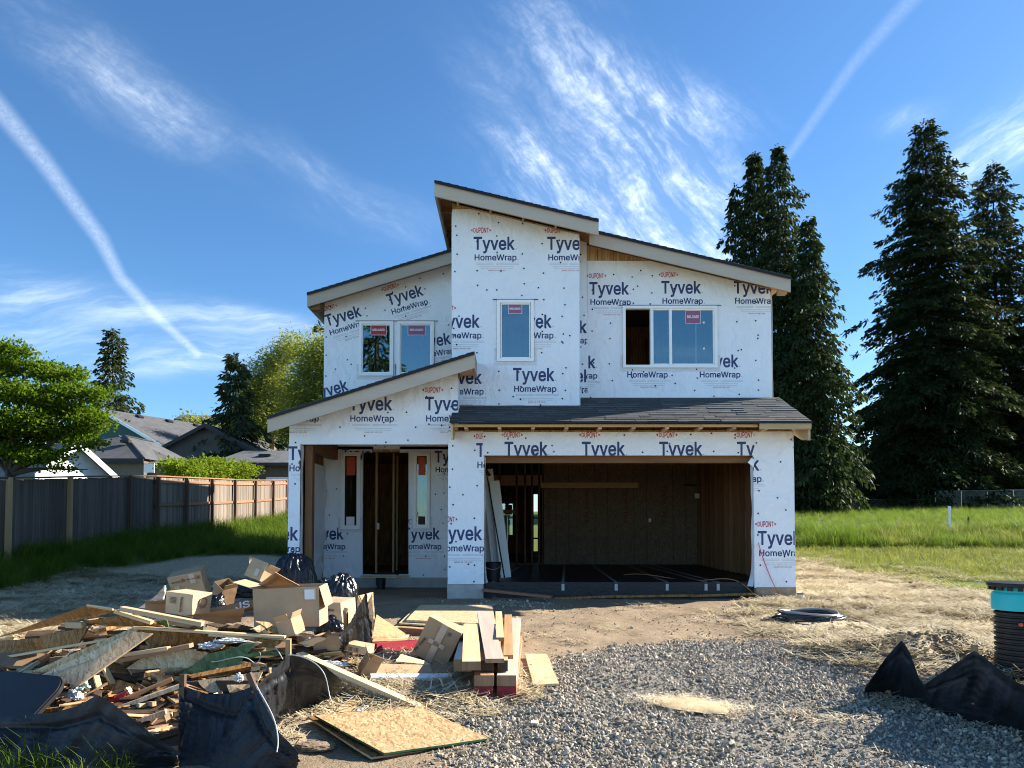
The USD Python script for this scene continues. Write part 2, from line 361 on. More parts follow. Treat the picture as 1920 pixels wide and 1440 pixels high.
def ground_material():
    g = Graph(); pos = g.add('geometry', 'position')
    z = g.add('attribute', 'color', {'attribute': 'zone'})
    sp = g.add('separate_color', 'r', {}, color=z).split('.')[0]
    R, G, B = sp + '.r', sp + '.g', sp + '.b'
    n1 = g.noise(pos, 1.2, 6, .62); n2 = g.noise(pos, 9, 6, .65); n3 = g.noise(pos, 60, 4, .65)
    dirt = g.ramp(n1, [(.25, (.20, .145, .094)), (.55, (.33, .25, .162)), (.8, (.42, .33, .225))])
    dirt = g.mix(g.math('multiply', n2, .55), dirt, (.16, .112, .072))
    dirt = g.mix(g.ramp(n3, [(.52, (0, 0, 0)), (.7, (.5, .5, .5))]), dirt, (.45, .36, .25))
    st = g.noise(g.map(pos, rot=(0, 0, .6), scale=(18, 110, 30)), 1.0, 3, .6); st2 = g.noise(g.map(pos, rot=(0, 0, -.7), scale=(16, 120, 30)), 1.0, 3, .6)
    sf = g.math('maximum', st, st2)
    straw = g.ramp(sf, [(.36, (.13, .095, .06)), (.50, (.38, .30, .19)), (.66, (.68, .57, .38))])
    grass = g.ramp(n2, [(.3, (.06, .09, .018)), (.7, (.12, .16, .04))])
    grav = g.ramp(n3, [(.3, (.13, .118, .098)), (.7, (.28, .255, .215))])
    def soft(v, lo=.3, hi=.7):
        t = g.math('add', v, g.math('multiply', g.math('subtract', g.math('add', g.math('multiply', n2, .6), g.math('multiply', n1, .4)), .5), 1.3))
        return g.add('map_range', 'result', {'range_type': 'smoothstep', 'from_min': lo, 'from_max': hi, 'to_min': 0.0, 'to_max': 1.0, 'clamp': True}, value=t)
    c = g.mix(soft(R), dirt, straw)
    c = g.mix(soft(G), c, grass)
    c = g.mix(soft(B), c, grav)
    h = g.math('add', g.math('multiply', n2, .6), g.math('add', g.math('multiply', n3, .22), g.math('multiply', g.math('multiply', sf, R), .5)))
    b = g.add('bump', 'normal', {'strength': .8, 'distance': .06}, height=h)
    s = g.add('principled_bsdf', 'BSDF', {'roughness': .92, 'specular_ior_level': .12}, base_color=c, normal=b)
    return g.make(LK + 'bare_ground', surface=s)

def shingle_material():
    g = Graph(); tc = g.add('texture_coordinate', 'object'); r = g.add('object_info', 'random'); r2 = g.add('geometry', 'random_per_island')
    n = g.noise(tc, 220, 3, .7)
    c = g.ramp(n, [(.3, (.038, .04, .042)), (.7, (.10, .10, .10))])
    c = g.add('hsv', 'color', {'hue': .5, 'saturation': 1.0, 'fac': 1.0}, value=g.math('multiply_add', r, .4, .75), color=c)
    b = g.add('bump', 'normal', {'strength': .5, 'distance': .004}, height=n)
    s = g.add('principled_bsdf', 'BSDF', {'roughness': .85, 'specular_ior_level': .25}, base_color=c, normal=b)
    return g.make(LK + 'asphalt_shingle', surface=s)

def sheet_plastic(name, col, rough, wrinkle=1.0, scale=7, weave=0.0, dust=None, spec=.5):
    g = Graph(); tc = g.add('texture_coordinate', 'object')
    w = g.noise(g.map(tc, scale=(1, 1, 2.2)), scale, 5, .6, distortion=1.5)
    cr = g.add('voronoi_texture', 'distance', {'feature': 'distance_to_edge', 'scale': scale * 1.6}, vector=g.mix(.25, tc, g.noise(tc, 3.0, 3, .5, 'color')))
    h = g.math('add', w, g.math('multiply', g.math('minimum', cr, .25), .8))
    b = g.add('bump', 'normal', {'strength': wrinkle, 'distance': .03}, height=h)
    c = col
    if dust:
        dn = g.noise(tc, 3.0, 5, .65)
        c = g.ramp(dn, [(.45, col), (.75, dust)])
    s = g.add('principled_bsdf', 'BSDF', {'roughness': rough, 'specular_ior_level': spec}, base_color=c, normal=b)
    return g.make(LK + name, surface=s)

def cardboard(name, col):
    g = Graph(); tc = g.add('texture_coordinate', 'object')
    n = g.noise(tc, 4.0, 5, .6); st = g.noise(g.map(tc, scale=(160, 160, 2)), 1.0, 2, .5)
    c = g.ramp(n, [(.3, tuple(.86 * x for x in col)), (.7, tuple(1.1 * x for x in col))])
    c = g.mix(g.math('multiply', st, .16), c, tuple(.6 * x for x in col))
    b = g.add('bump', 'normal', {'strength': .35, 'distance': .02}, height=g.math('add', n, g.math('multiply', st, .08)))
    s = g.add('principled_bsdf', 'BSDF', {'roughness': .8, 'specular_ior_level': .2}, base_color=c, normal=b)
    return g.make(LK + name, surface=s)

def stone_material():
    g = Graph(); r = g.add('object_info', 'random'); tc = g.add('texture_coordinate', 'object')
    c = g.ramp(r, [(0, (.16, .133, .096)), (.4, (.325, .275, .206)), (.75, (.46, .392, .30)), (.93, (.58, .50, .39)), (1, (.66, .56, .43))])
    n = g.noise(g.add('geometry', 'position'), 90, 4, .65)
    c = g.mix(g.math('multiply', n, .5), c, (.16, .142, .115))
    b = g.add('bump', 'normal', {'strength': .5, 'distance': .008}, height=n)
    s = g.add('principled_bsdf', 'BSDF', {'roughness': .8, 'specular_ior_level': .3}, base_color=c, normal=b)
    return g.make(LK + 'crushed_rock', surface=s)

def siding(name, col, axis='z', scale=8.0):
    g = Graph(); tc = g.add('texture_coordinate', 'object')
    n = g.noise(tc, 1.5, 5, .65)
    c = g.ramp(n, [(.3, tuple(.85 * x for x in col)), (.7, tuple(1.12 * x for x in col))])
    w = g.add('wave_texture', 'fac', {'wave_type': 'bands', 'bands_direction': axis, 'profile': 'saw', 'scale': scale}, vector=tc)
    c = g.mix(g.ramp(w, [(.0, (.35, .35, .35)), (.1, (0, 0, 0))]), c, tuple(.5 * x for x in col))
    b = g.add('bump', 'normal', {'strength': .5, 'distance': .02}, height=w)
    return g.make(LK + name, surface=g.add('principled_bsdf', 'BSDF', {'roughness': .7, 'specular_ior_level': .2}, base_color=c, normal=b))

MAT = dict(
    wrap=wrap_material(), shingle=shingle_material(), ground=ground_material(), stone=stone_material(),
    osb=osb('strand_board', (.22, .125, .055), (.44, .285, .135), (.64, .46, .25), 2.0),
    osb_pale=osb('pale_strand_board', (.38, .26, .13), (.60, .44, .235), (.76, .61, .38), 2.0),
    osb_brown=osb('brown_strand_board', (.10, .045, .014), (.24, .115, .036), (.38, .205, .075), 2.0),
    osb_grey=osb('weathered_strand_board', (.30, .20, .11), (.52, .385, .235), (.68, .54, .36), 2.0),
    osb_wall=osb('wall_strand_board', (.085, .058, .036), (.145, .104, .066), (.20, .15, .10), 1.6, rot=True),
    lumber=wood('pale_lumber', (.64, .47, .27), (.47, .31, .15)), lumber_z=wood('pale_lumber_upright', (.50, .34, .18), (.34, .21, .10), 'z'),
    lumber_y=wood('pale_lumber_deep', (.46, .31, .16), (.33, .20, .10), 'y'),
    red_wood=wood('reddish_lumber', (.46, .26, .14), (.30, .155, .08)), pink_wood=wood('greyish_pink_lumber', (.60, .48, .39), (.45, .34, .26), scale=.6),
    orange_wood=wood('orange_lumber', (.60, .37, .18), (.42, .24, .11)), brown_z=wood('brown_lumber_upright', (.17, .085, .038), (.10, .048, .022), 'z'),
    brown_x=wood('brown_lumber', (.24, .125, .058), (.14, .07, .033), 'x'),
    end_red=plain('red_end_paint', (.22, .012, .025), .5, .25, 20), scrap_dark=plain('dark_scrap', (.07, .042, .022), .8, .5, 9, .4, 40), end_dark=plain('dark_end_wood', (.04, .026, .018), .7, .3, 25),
    end_brown=wood('brown_end_grain', (.34, .21, .12), (.20, .11, .06), 'z'),
    fascia=wood('primed_fascia', (.39, .335, .27), (.35, .30, .235), 'x', .6, .35),
    concrete=plain('concrete', (.36, .34, .31), .85, .18, 5, .35, 60), muddy=plain('muddy_concrete', (.34, .235, .15), .88, .4, 6, .4, 40),
    membrane=sheet_plastic('black_membrane', (.006, .0065, .008), .5, .5, 5), tape=plain('grey_tape', (.22, .21, .2), .45, .1),
    floor_tape=plain('pale_floor_tape', (.34, .34, .34), .5, .1), white_tape=plain('white_tape', (.7, .7, .7), .5, .05),
    vinyl=plain('white_vinyl', (.80, .80, .79), .35, .03, 3, spec=.5), drip=plain('brown_head_flashing', (.16, .085, .06), .6, .2),
    flash=plain('grey_flashing_tape', (.60, .615, .63), .5, .10, 12, .3, 25), silver=plain('galvanised_metal', (.5, .51, .52), .35, .1, metallic=.9),
    glass=glass_material('coated_glass', .20), glass_clear=glass_material('clear_glass', .12),
    sticker=plain('red_sticker', (.36, .035, .05), .5, .05), sticker_pink=plain('plum_sticker', (.26, .10, .19), .45, .05), orange_sticker=plain('orange_red_sticker', (.48, .075, .03), .5, .1), print_white=plain('white_print', (.75, .75, .74), .6, .02),
    navy=plain('navy_print', (.035, .052, .14), .55, .1), logo_red=plain('red_print', (.42, .028, .03), .55, .1), grey_print=plain('grey_print', (.36, .39, .44), .6, .1), cap=plain('black_cap', (.012, .012, .014), .4, .1),
    bag=sheet_plastic('black_bag_plastic', (.006, .0065, .008), .26, .35, 4), silt=sheet_plastic('black_silt_fabric', (.011, .012, .0145), .42, .35, 2.2, dust=(.030, .034, .042), spec=.22),
    black=plain('black_plastic', (.014, .014, .015), .4, .2), hose=plain('black_hose_rubber', (.018, .018, .02), .32, .2, spec=.6), hose_grey=plain('grey_hose_rubber', (.26, .26, .26), .4, .1),
    teal=plain('teal_plastic', (.02, .42, .43), .35, .08, 3), card=cardboard('brown_cardboard', (.44, .30, .175)), card_pale=cardboard('pale_cardboard', (.56, .415, .255)), card_dark=cardboard('dark_cardboard', (.29, .185, .10)), pack_tape=plain('clear_parcel_tape', (.50, .38, .27), .2, .06, spec=.6),
    ink=plain('dark_ink', (.03, .025, .022), .7, .1), ink_brown=plain('brown_ink', (.15, .09, .055), .8, .1), ink_red=plain('faded_red_ink', (.13, .045, .03), .8, .1), green_label=plain('green_label', (.30, .55, .36), .6, .1),
    green_panel=osb('green_sheathing', (.035, .075, .03), (.085, .145, .06), (.15, .21, .10), 1.0), green_edge=plain('green_edge', (.02, .10, .045), .6, .2),
    white_film=sheet_plastic('white_film', (.74, .76, .80), .35, .9, 6), foam=plain('white_foam', (.78, .78, .78), .7, .06), spoil=plain('dark_dug_soil', (.19, .135, .088), .95, .35, 20, .6, 60), clod=plain('dirt_clod', (.24, .17, .11), .95, .3, 20, .6, 60), cream=plain('cream_board', (.62, .61, .57), .55, .06), pink=plain('pink_insulation', (.70, .30, .36), .9, .15, 30, .5, 50), red_plastic=plain('red_plastic', (.45, .03, .03), .35, .1), ribbon=plain('pale_strap', (.36, .38, .38), .4, .08), green_bag=sheet_plastic('greenish_white_film', (.42, .52, .46), .3, 1.0, 9), white_bag=sheet_plastic('crumpled_white_film', (.62, .65, .66), .3, 1.0, 9),
    cord_red=plain('red_cord', (.65, .05, .05), .5, .05), cord_orange=plain('tan_cord', (.33, .17, .07), .5, .1), bark=plain('bark', (.05, .037, .028), .9, .35, 3, .8, 12), pale_bark=plain('pale_bark', (.20, .165, .12), .9, .3, 5, .6, 12),
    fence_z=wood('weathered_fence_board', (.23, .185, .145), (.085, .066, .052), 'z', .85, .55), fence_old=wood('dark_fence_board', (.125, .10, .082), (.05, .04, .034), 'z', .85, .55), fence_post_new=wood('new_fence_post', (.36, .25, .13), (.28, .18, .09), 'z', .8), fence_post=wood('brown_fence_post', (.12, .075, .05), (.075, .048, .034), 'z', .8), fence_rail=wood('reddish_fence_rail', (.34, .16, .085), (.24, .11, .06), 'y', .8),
    spruce=leaf('spruce_needles', (.02, .032, .012), (.085, .104, .04), .24, .6), cedar=leaf('cedar_foliage', (.024, .042, .016), (.10, .118, .048), .25, .6), maple=leaf('maple_leaves', (.07, .13, .010), (.28, .36, .035), .5, .5), willow=leaf('willow_leaves', (.22, .245, .055), (.46, .46, .16), .55, .55), blue_spruce=leaf('blue_spruce_needles', (.035, .052, .026), (.13, .15, .08), .25, .6), hedge=leaf('hedge_leaves', (.14, .20, .015), (.32, .38, .05), .4, .5), shrub=leaf('dark_shrub_leaves', (.008, .015, .007), (.025, .036, .014), .15, .6),
    grass=blades('grass_blades', (.11, .17, .018), (.32, .40, .055), .58), tall=blades('tall_grass_blades', (.09, .155, .014), (.29, .38, .05), .58), lawn=blades('lawn_blades', (.19, .215, .035), (.42, .42, .11), .5), straw=blades('straw_stems', (.44, .36, .22), (.90, .79, .56), .12), sawdust=plain('sawdust', (.84, .71, .47), .9, .10, 40, .5, 200),
    roof=plain('grey_roof_shingles', (.085, .085, .088), .9, .3, 2.5, .5, 30), roof_old=plain('old_roof_shingles', (.14, .14, .14), .9, .3, 3, .5, 30), brown_siding=siding('brown_siding', (.075, .066, .055), 'x', 1.2), tan_siding=siding('tan_siding', (.13, .105, .078), 'x', 1.4), green_siding=siding('green_siding', (.03, .075, .065), 'z', 1.1), white_siding=siding('white_siding', (.78, .78, .77), 'z', .6), white_trim=plain('white_trim', (.75, .75, .74), .6, .04), dark=plain('dark_vent', (.02, .02, .022), .7, .1),
)

# ------------------------------------------------------------------ ground
GRAVEL = gxy([(1660, 1262), (1600, 1216), (1480, 1203), (1320, 1204), (1180, 1214), (1075, 1232), (1035, 1262), (985, 1296), (880, 1310), (830, 1315), (870, 1350), (925, 1385), (870, 1412), (840, 1470), (700, 1560), (1100, 1900), (2500, 1900), (2300, 1470), (1960, 1390), (1800, 1340)])
GRASS_R = gxy([(1493, 1046), (1560, 1062), (1620, 1076), (1720, 1092), (1800, 1108), (1850, 1120), (1930, 1132), (2100, 1150)]).exterior.coords
GRASS_R = Polygon([(5.6, 17.5)] + [tuple(c) for c in list(GRASS_R)[:-1]] + [(60, 13), (60, 200), (5.6, 200)]).buffer(0)
_gl = [gp(*p)[:2] for p in [(0, 1112), (60, 1095), (120, 1075), (200, 1066), (290, 1052), (380, 1040), (450, 1040), (538, 1042)]]
GRASS_L = Polygon([(-10.4, 9.0)] + [tuple(c) for c in _gl] + [(-4.3, 16.2), (-4.3, 60), (-10.4, 60)]).buffer(0)
STRAW_R = gxy([(1495, 1040), (1960, 1140), (1930, 1190), (1700, 1300), (1640, 1262), (1560, 1200), (1470, 1178), (1420, 1150), (1496, 1120)]).buffer(0)
STRAW_P = gxy([(690, 1195), (860, 1215), (960, 1300), (860, 1330), (800, 1345), (560, 1412), (430, 1500), (560, 1330)]).buffer(0)
_sl = [gp(*p)[:2] for p in [(538, 1045), (540, 1090), (500, 1130), (330, 1160), (0, 1260), (-300, 1260)]]
STRAW_L = Polygon([tuple(c) for c in _gl] + [tuple(c) for c in _sl]).buffer(0)

def zone_masks(x, y):
    def soft(pg, w):
        p = shapely.points(x, y); inside = shapely.contains_xy(pg, x, y); d = shapely.distance(shapely.boundary(pg), p)
        return np.clip(.5 + np.where(inside, d, -d) / (2 * w), 0, 1)
    r = np.maximum(np.maximum(soft(STRAW_R, .5), .8 * soft(STRAW_P, .3)), .9 * soft(STRAW_L, .5))
    gr = np.maximum(soft(GRASS_R, .7), soft(GRASS_L, .5))
    gr = np.maximum(gr, np.where((y > 27) | (x < -10.6) | (x > 14), 1, 0))
    return r, gr, soft(GRAVEL, .25)

def lines(a, lo, hi, b, step, n, pw=2.2):
    return np.r_[lo - (lo - a) * np.linspace(1, 0, n, endpoint=False) ** pw, np.arange(lo, hi, step), hi + (b - hi) * np.linspace(0, 1, n) ** pw]
gx = lines(-700, -11.5, 9.5, 700, .085, 42); gy = lines(-60, 3.0, 18.0, 900, .085, 60)
XX, YY = np.meshgrid(gx, gy); xf, yf = XX.ravel(), YY.ravel()
zf = ground(xf, yf)
near = sm(1.5, 4, yf) * (1 - sm(18, 24, yf)) * sm(-14, -11, xf) * (1 - sm(9, 13, xf))
mr, mg, mb = zone_masks(xf, yf)
pp = np.c_[xf, yf, 0 * xf]
rough = .13 * (meshkit.fbm(pp * 1.1, 4, 3) - .5) + .085 * (meshkit.fbm(pp * 5.5, 3, 8) - .5)
spoil = np.exp(-(((xf - 4.9) / 1.3) ** 2 + ((yf - 8.2) / 1.4) ** 2))
rough = rough * (.6 + 1.6 * spoil + .5 * mr) + .09 * spoil * (meshkit.fbm(pp * 6, 3, 17) - .4)
infoot = (xf > -4.2) & (xf < 5.2) & (yf > 13.2)
zf = zf + near * rough * np.where(infoot, .3, 1)
ny, nx = XX.shape
i, j = np.meshgrid(np.arange(ny - 1), np.arange(nx - 1), indexing='ij'); a0 = i * nx + j
gf = np.stack([a0, a0 + 1, a0 + nx + 1, a0 + nx], -1).reshape(-1, 4)
gm = solo('ground', None, None, (np.c_[xf, yf, zf], gf), MAT['ground'], smooth=True, kind='structure')
UsdGeom.PrimvarsAPI(gm).CreatePrimvar('zone', Sdf.ValueTypeNames.Color3fArray, 'vertex').Set(Vt.Vec3fArray.FromNumpy(np.c_[mr, mg, mb].astype(np.float32)))
from scipy.interpolate import RegularGridInterpolator
_gi = RegularGridInterpolator((gy, gx), zf.reshape(ny, nx))
def gz(x, y): return _gi(np.c_[np.ravel(y), np.ravel(x)])

def scatter(name, protos, mat, pts, rots, scales, label, cat):
    """many instances of a few small meshes: one object that nobody could count"""
    pi = UsdGeom.PointInstancer.Define(stage, numbered('/World', name)); path = str(pi.GetPath()); paths = []
    for k, m in enumerate(protos):
        pm = usdkit.mesh(stage, f'{path}/kinds/{name}_piece_{k:03d}', m, mat); paths.append(pm.GetPath())
        pm.GetPrim().CreateAttribute('doubleSided', Sdf.ValueTypeNames.Bool).Set(True)
    pi.CreatePrototypesRel().SetTargets(paths); n = len(pts); rg = np.random.default_rng(len(pts))
    pi.CreatePositionsAttr(Vt.Vec3fArray.FromNumpy(np.asarray(pts, np.float32)))
    pi.CreateProtoIndicesAttr(Vt.IntArray.FromNumpy(rg.integers(0, len(protos), n).astype(np.int32)))
    pi.CreateOrientationsAttr(Vt.QuathArray([Gf.Quath(float(q[0]), float(q[1]), float(q[2]), float(q[3])) for q in rots]))
    pi.CreateScalesAttr(Vt.Vec3fArray.FromNumpy(np.asarray(scales, np.float32)))
    tag(pi, label, cat, kind='stuff')
    return pi

def zquats(n, rg, tilt=0.0):
    a = rg.uniform(0, 2 * np.pi, n); q = np.c_[np.cos(a / 2), 0 * a, 0 * a, np.sin(a / 2)]
    if tilt:
        b = rg.normal(0, tilt, n); c = rg.uniform(0, 2 * np.pi, n)
        t = np.c_[np.cos(b / 2), np.sin(b / 2) * np.cos(c), np.sin(b / 2) * np.sin(c), 0 * b]
        w1, x1, y1, z1 = t.T; w2, x2, y2, z2 = q.T
        q = np.c_[w1*w2-x1*x2-y1*y2-z1*z2, w1*x2+x1*w2+y1*z2-z1*y2, w1*y2-x1*z2+y1*w2+z1*x2, w1*z2+x1*y2-y1*x2+z1*w2]
    return q

def rquats(n, rg):
    q = rg.normal(size=(n, 4)); return q / np.linalg.norm(q, axis=1, keepdims=True)

def sample(pg, dens, rg, fall=None, view=True):
    x0, y0, x1, y1 = pg.bounds; n = int((x1 - x0) * (y1 - y0) * dens)
    p = np.c_[rg.uniform(x0, x1, n), rg.uniform(y0, y1, n)]
    p = p[shapely.contains_xy(pg, p[:, 0], p[:, 1])]
    if view: p = p[(np.abs(p[:, 0]) < p[:, 1] * .74 + 1.2)]
    if fall is not None: p = p[rg.random(len(p)) < fall(p[:, 0], p[:, 1])]
    return p

rg = np.random.default_rng(11)
stones = []
for k in range(9):
    q = rg.normal(size=(13, 3)); q /= np.linalg.norm(q, axis=1, keepdims=True); q *= rg.uniform(.75, 1.1, (13, 1)) * np.array([1.25, .9, .7]); stones.append(trimesh.Trimesh(q).convex_hull)
edge = GRAVEL.buffer(.25)
front_g = edge.intersection(sbox(-6, 3.2, 9, 12))
def gfall(x, y):
    p = shapely.points(x, y); ins = shapely.contains_xy(GRAVEL, x, y); d = shapely.distance(shapely.boundary(GRAVEL), p) * np.where(ins, 1, -1)
    thin = .35 + .65 * sm(.38, .5, meshkit.fbm(np.c_[x, y, 0 * x] * .9, 3, 5) + .05)
    return sm(-.28, .18, d) * thin
p = sample(front_g, 3200, rg, gfall)
s = np.exp(rg.normal(math.log(.0105), .38, len(p))).clip(.006, .03)
scatter('gravel', stones, MAT['stone'], np.c_[p, gz(p[:, 0], p[:, 1]) + s * rg.uniform(-.1, .75, len(p))], rquats(len(p), rg), np.repeat(s[:, None], 3, 1), 'grey crushed rock spread over the driveway in front of the garage', 'gravel')
# loose stones on the bare dirt
dp = sbox(-1.5, 8.2, 6.5, 13.3)
p = sample(dp, 16, rg, lambda x, y: .25 + .75 * np.exp(-(((x + .2) / .5) ** 2 + ((y - 12.4) / .5) ** 2)))
q2 = np.c_[rg.normal(-.1, .38, 700), rg.normal(12.35, .3, 700)]; p = np.vstack([p, q2])
s = np.exp(rg.normal(math.log(.011), .5, len(p))).clip(.005, .04)
scatter('loose_stones', stones, MAT['stone'], np.c_[p, gz(p[:, 0], p[:, 1]) + s * .3], rquats(len(p), rg), np.repeat(s[:, None], 3, 1), 'small loose stones and crumbs lying on the bare dirt by the garage', 'stones')

p = sample(sbox(-4.5, 7.5, 7, 13.4), 95, rg, lambda x, y: sm(.35, .6, meshkit.fbm(np.c_[x, y, 0 * x] * 1.3, 3, 44)))
s = np.exp(rg.normal(math.log(.009), .45, len(p))).clip(.004, .03)
scatter('dirt_clods', stones, MAT['clod'], np.c_[p, gz(p[:, 0], p[:, 1]) + s * .2], rquats(len(p), rg), np.repeat(s[:, None], 3, 1), 'crumbs and clods of brown dirt scattered over the bare ground', 'dirt')
p = np.c_[rg.normal(4.6, .7, 3200), rg.normal(7.95, .6, 3200)]
s = np.exp(rg.normal(math.log(.017), .5, len(p))).clip(.006, .04)
scatter('dirt_clods', stones, MAT['spoil'], np.c_[p, gz(p[:, 0], p[:, 1]) + s * .25], rquats(len(p), rg), np.repeat(s[:, None], 3, 1), 'larger dug-up dirt clods heaped by the black fabric fence on the right', 'dirt')

def clump(n, rad, l0, l1, w, up, rg, curl=.0, spread=.25):
    """stems lying or standing in a tuft; each stem two bent quads"""
    V, Fc = [], []
    for k in range(n):
        a = rg.uniform(0, 2 * np.pi); r = rad * math.sqrt(rg.random()); o = np.array([r * math.cos(a), r * math.sin(a), rg.uniform(0, .02)])
        b = rg.uniform(0, 2 * np.pi); L = rg.uniform(l0, l1); e = np.clip(rg.normal(up, spread), .02, 1.45)
        d = np.array([math.cos(b) * math.cos(e), math.sin(b) * math.cos(e), math.sin(e)]); sd = np.cross(d, (0, 0, 1)); sd = sd / (np.linalg.norm(sd) + 1e-9) * w / 2
        m = o + d * L * .55; t = o + d * L + np.array([math.cos(b), math.sin(b), -.6]) * L * curl * rg.uniform(.3, 1)
        i0 = len(V); V += [o - sd, o + sd, m + sd * .8, m - sd * .8, t + sd * .25, t - sd * .25]; Fc += [[i0, i0 + 1, i0 + 2, i0 + 3], [i0 + 3, i0 + 2, i0 + 4, i0 + 5]]
    return (np.array(V), np.array(Fc))
def tufts(k, *a, seed=0, **kw):
    r = np.random.default_rng(seed); return [clump(*a, r, **kw) for _ in range(k)]

straw_p = tufts(6, 34, .18, .06, .20, .0105, .10, seed=2, spread=.13)
def put_straw(name, pg, dens, label, fall=None, sc=1.0, lift=.01):
    p = sample(pg, dens, rg, fall)
    scatter(name, straw_p, MAT['straw'], np.c_[p, gz(p[:, 0], p[:, 1]) + lift], zquats(len(p), rg, .12), np.repeat((sc * rg.uniform(.7, 1.25, len(p)))[:, None], 3, 1), label, 'straw')
nz = lambda sc, lo, hi, seed: (lambda x, y: sm(lo, hi, meshkit.fbm(np.c_[x, y, 0 * x] * sc, 3, seed)))
HOSE = gp(1520, 1164, 0)
put_straw('straw', STRAW_R.buffer(.5).difference(Point(HOSE[0], HOSE[1] - .1).buffer(.85)), 62, 'pale straw mulch spread on the ground right of the garage', lambda x, y: nz(1.2, .22, .42, 4)(x, y) * (1 - .75 * np.exp(-(((x - 4.5) / .8) ** 2 + ((y - 7.9) / .65) ** 2))), 1.1, .02)
put_straw('straw', STRAW_P.buffer(.2), 90, 'loose straw scattered around the scrap wood in front of the porch', nz(1.6, .34, .56, 6), .9)
put_straw('straw', STRAW_L.intersection(sbox(-12, 5, -3.5, 17)), 55, 'straw mulch on the bank between the fence and the scrap heap', None)
put_straw('straw', sbox(-.5, 8.8, 6.0, 13.2), 9, 'thin wisps of straw trodden into the bare dirt before the garage', nz(1.5, .5, .7, 9), .8)
put_straw('straw', sbox(1.6, 4.9, 5.5, 6.6), 8, 'bits of straw blown onto the gravel beside the black fabric fence', nz(1.5, .45, .7, 12), .7)

lawn_p = tufts(5, 26, .13, .05, .13, .006, .95, seed=5, curl=.4)
tall_p = tufts(5, 30, .16, .25, .55, .010, 1.15, seed=6, curl=.45)
def put_grass(name, protos, mat, pg, dens, sc, label, fall=None, scf=None, cat='grass'):
    p = sample(pg, dens, rg, fall); s = sc * rg.uniform(.65, 1.3, len(p))
    if scf is not None: s = s * scf(p[:, 0], p[:, 1])
    scatter(name, protos, mat, np.c_[p, gz(p[:, 0], p[:, 1]) - .01], zquats(len(p), rg, .1), np.repeat(s[:, None], 3, 1), label, cat)
R_LAWN = GRASS_R.intersection(sbox(5.5, 12, 26, 27.6))
put_grass('short_grass', lawn_p, MAT['lawn'], R_LAWN.intersection(sbox(5, 12, 20, 19)), 60, 1.15, 'mown yellowish grass in front of the bank right of the house, nearer half', nz(.8, .22, .42, 21))
put_grass('short_grass', lawn_p, MAT['lawn'], R_LAWN.intersection(sbox(5, 19, 26, 27.6)), 26, 1.7, 'mown yellowish grass at the foot of the bank right of the house', nz(.5, .12, .3, 22))
put_grass('tall_grass', tall_p, MAT['tall'], sbox(5.6, 26.8, 26, 31.5), 26, .95, 'tall rough grass growing on the bank right of the house', None, lambda x, y: .35 + 1.3 * meshkit.fbm(np.c_[x, y, 0 * x] * .5, 3, 30))
put_grass('weeds', tall_p, MAT['lawn'], sbox(5.6, 26.9, 26, 31.5), 7, 1.15, 'pale dry weed stalks standing among the tall grass on the bank', nz(.35, .42, .6, 51), lambda x, y: .7 + .6 * meshkit.fbm(np.c_[x, y, 0 * x] * .8, 3, 52), cat='weeds')
put_straw('straw', R_LAWN.intersection(sbox(5, 12, 20, 21)), 9, 'loose straw lying thinly on the lower edge of the mown grass', nz(.7, .5, .62, 53), 1.2, .05)
put_grass('short_grass', tall_p, MAT['grass'], sbox(6, 31, 48, 60), 5.5, 1.0, 'sunlit grass field between the bank and the dark trees', None, lambda x, y: .5 + .02 * (y - 30))
put_grass('tall_grass', tall_p, MAT['tall'], GRASS_L.intersection(sbox(-10.4, 9, -4, 22)), 40, .85, 'long grass at the foot of the shaded wooden fence on the left', nz(.6, .1, .3, 31), lambda x, y: .35 + .85 * (1 - sm(-10.2, -7.6, x)))
put_grass('tall_grass', tall_p, MAT['tall'], GRASS_L.intersection(sbox(-10.4, 22, -4, 36)), 20, 1.05, 'bright long grass below the sunlit stretch of fence left of the porch', None)
put_grass('grass_tuft', tall_p, MAT['grass'], Polygon([(-3.1, 4.45), (-2.3, 4.5), (-2.2, 4.62), (-3.2, 4.6)]), 60, .5, 'few grass blades sprouting in front of the black fabric, bottom left', None)
put_grass('grass_tuft', lawn_p, MAT['grass'], Polygon([(4.55, 6.6), (5.4, 6.4), (5.5, 6.9), (4.7, 7.1)]), 16, 1.3, 'few weeds sprouting at the foot of the ribbed riser pipe', None)

# ------------------------------------------------------------------ the unfinished house
YG, YT, YR, YL, YGB, YB = 13.4, 13.9, 14.46, 15.6, 19.56, 27.5
HX0, HX1 = -3.92, 5.02
house = thing('unfinished_house', 'two-storey house under construction, wrapped in printed white house wrap, with open garage', 'house', (0.5, 13.4, 0))
def hp(name, mesh, mat, parent=None, smooth=False, **kw):
    """a part of the house, given in world coordinates"""
    if mesh is None: return None
    v, f, _ = meshkit.arrays(mesh); v = v - np.array([0.5, 13.4, 0])
    return part(parent if parent is not None else house, name, trimesh.Trimesh(v, f, process=False), mat, smooth, **kw)

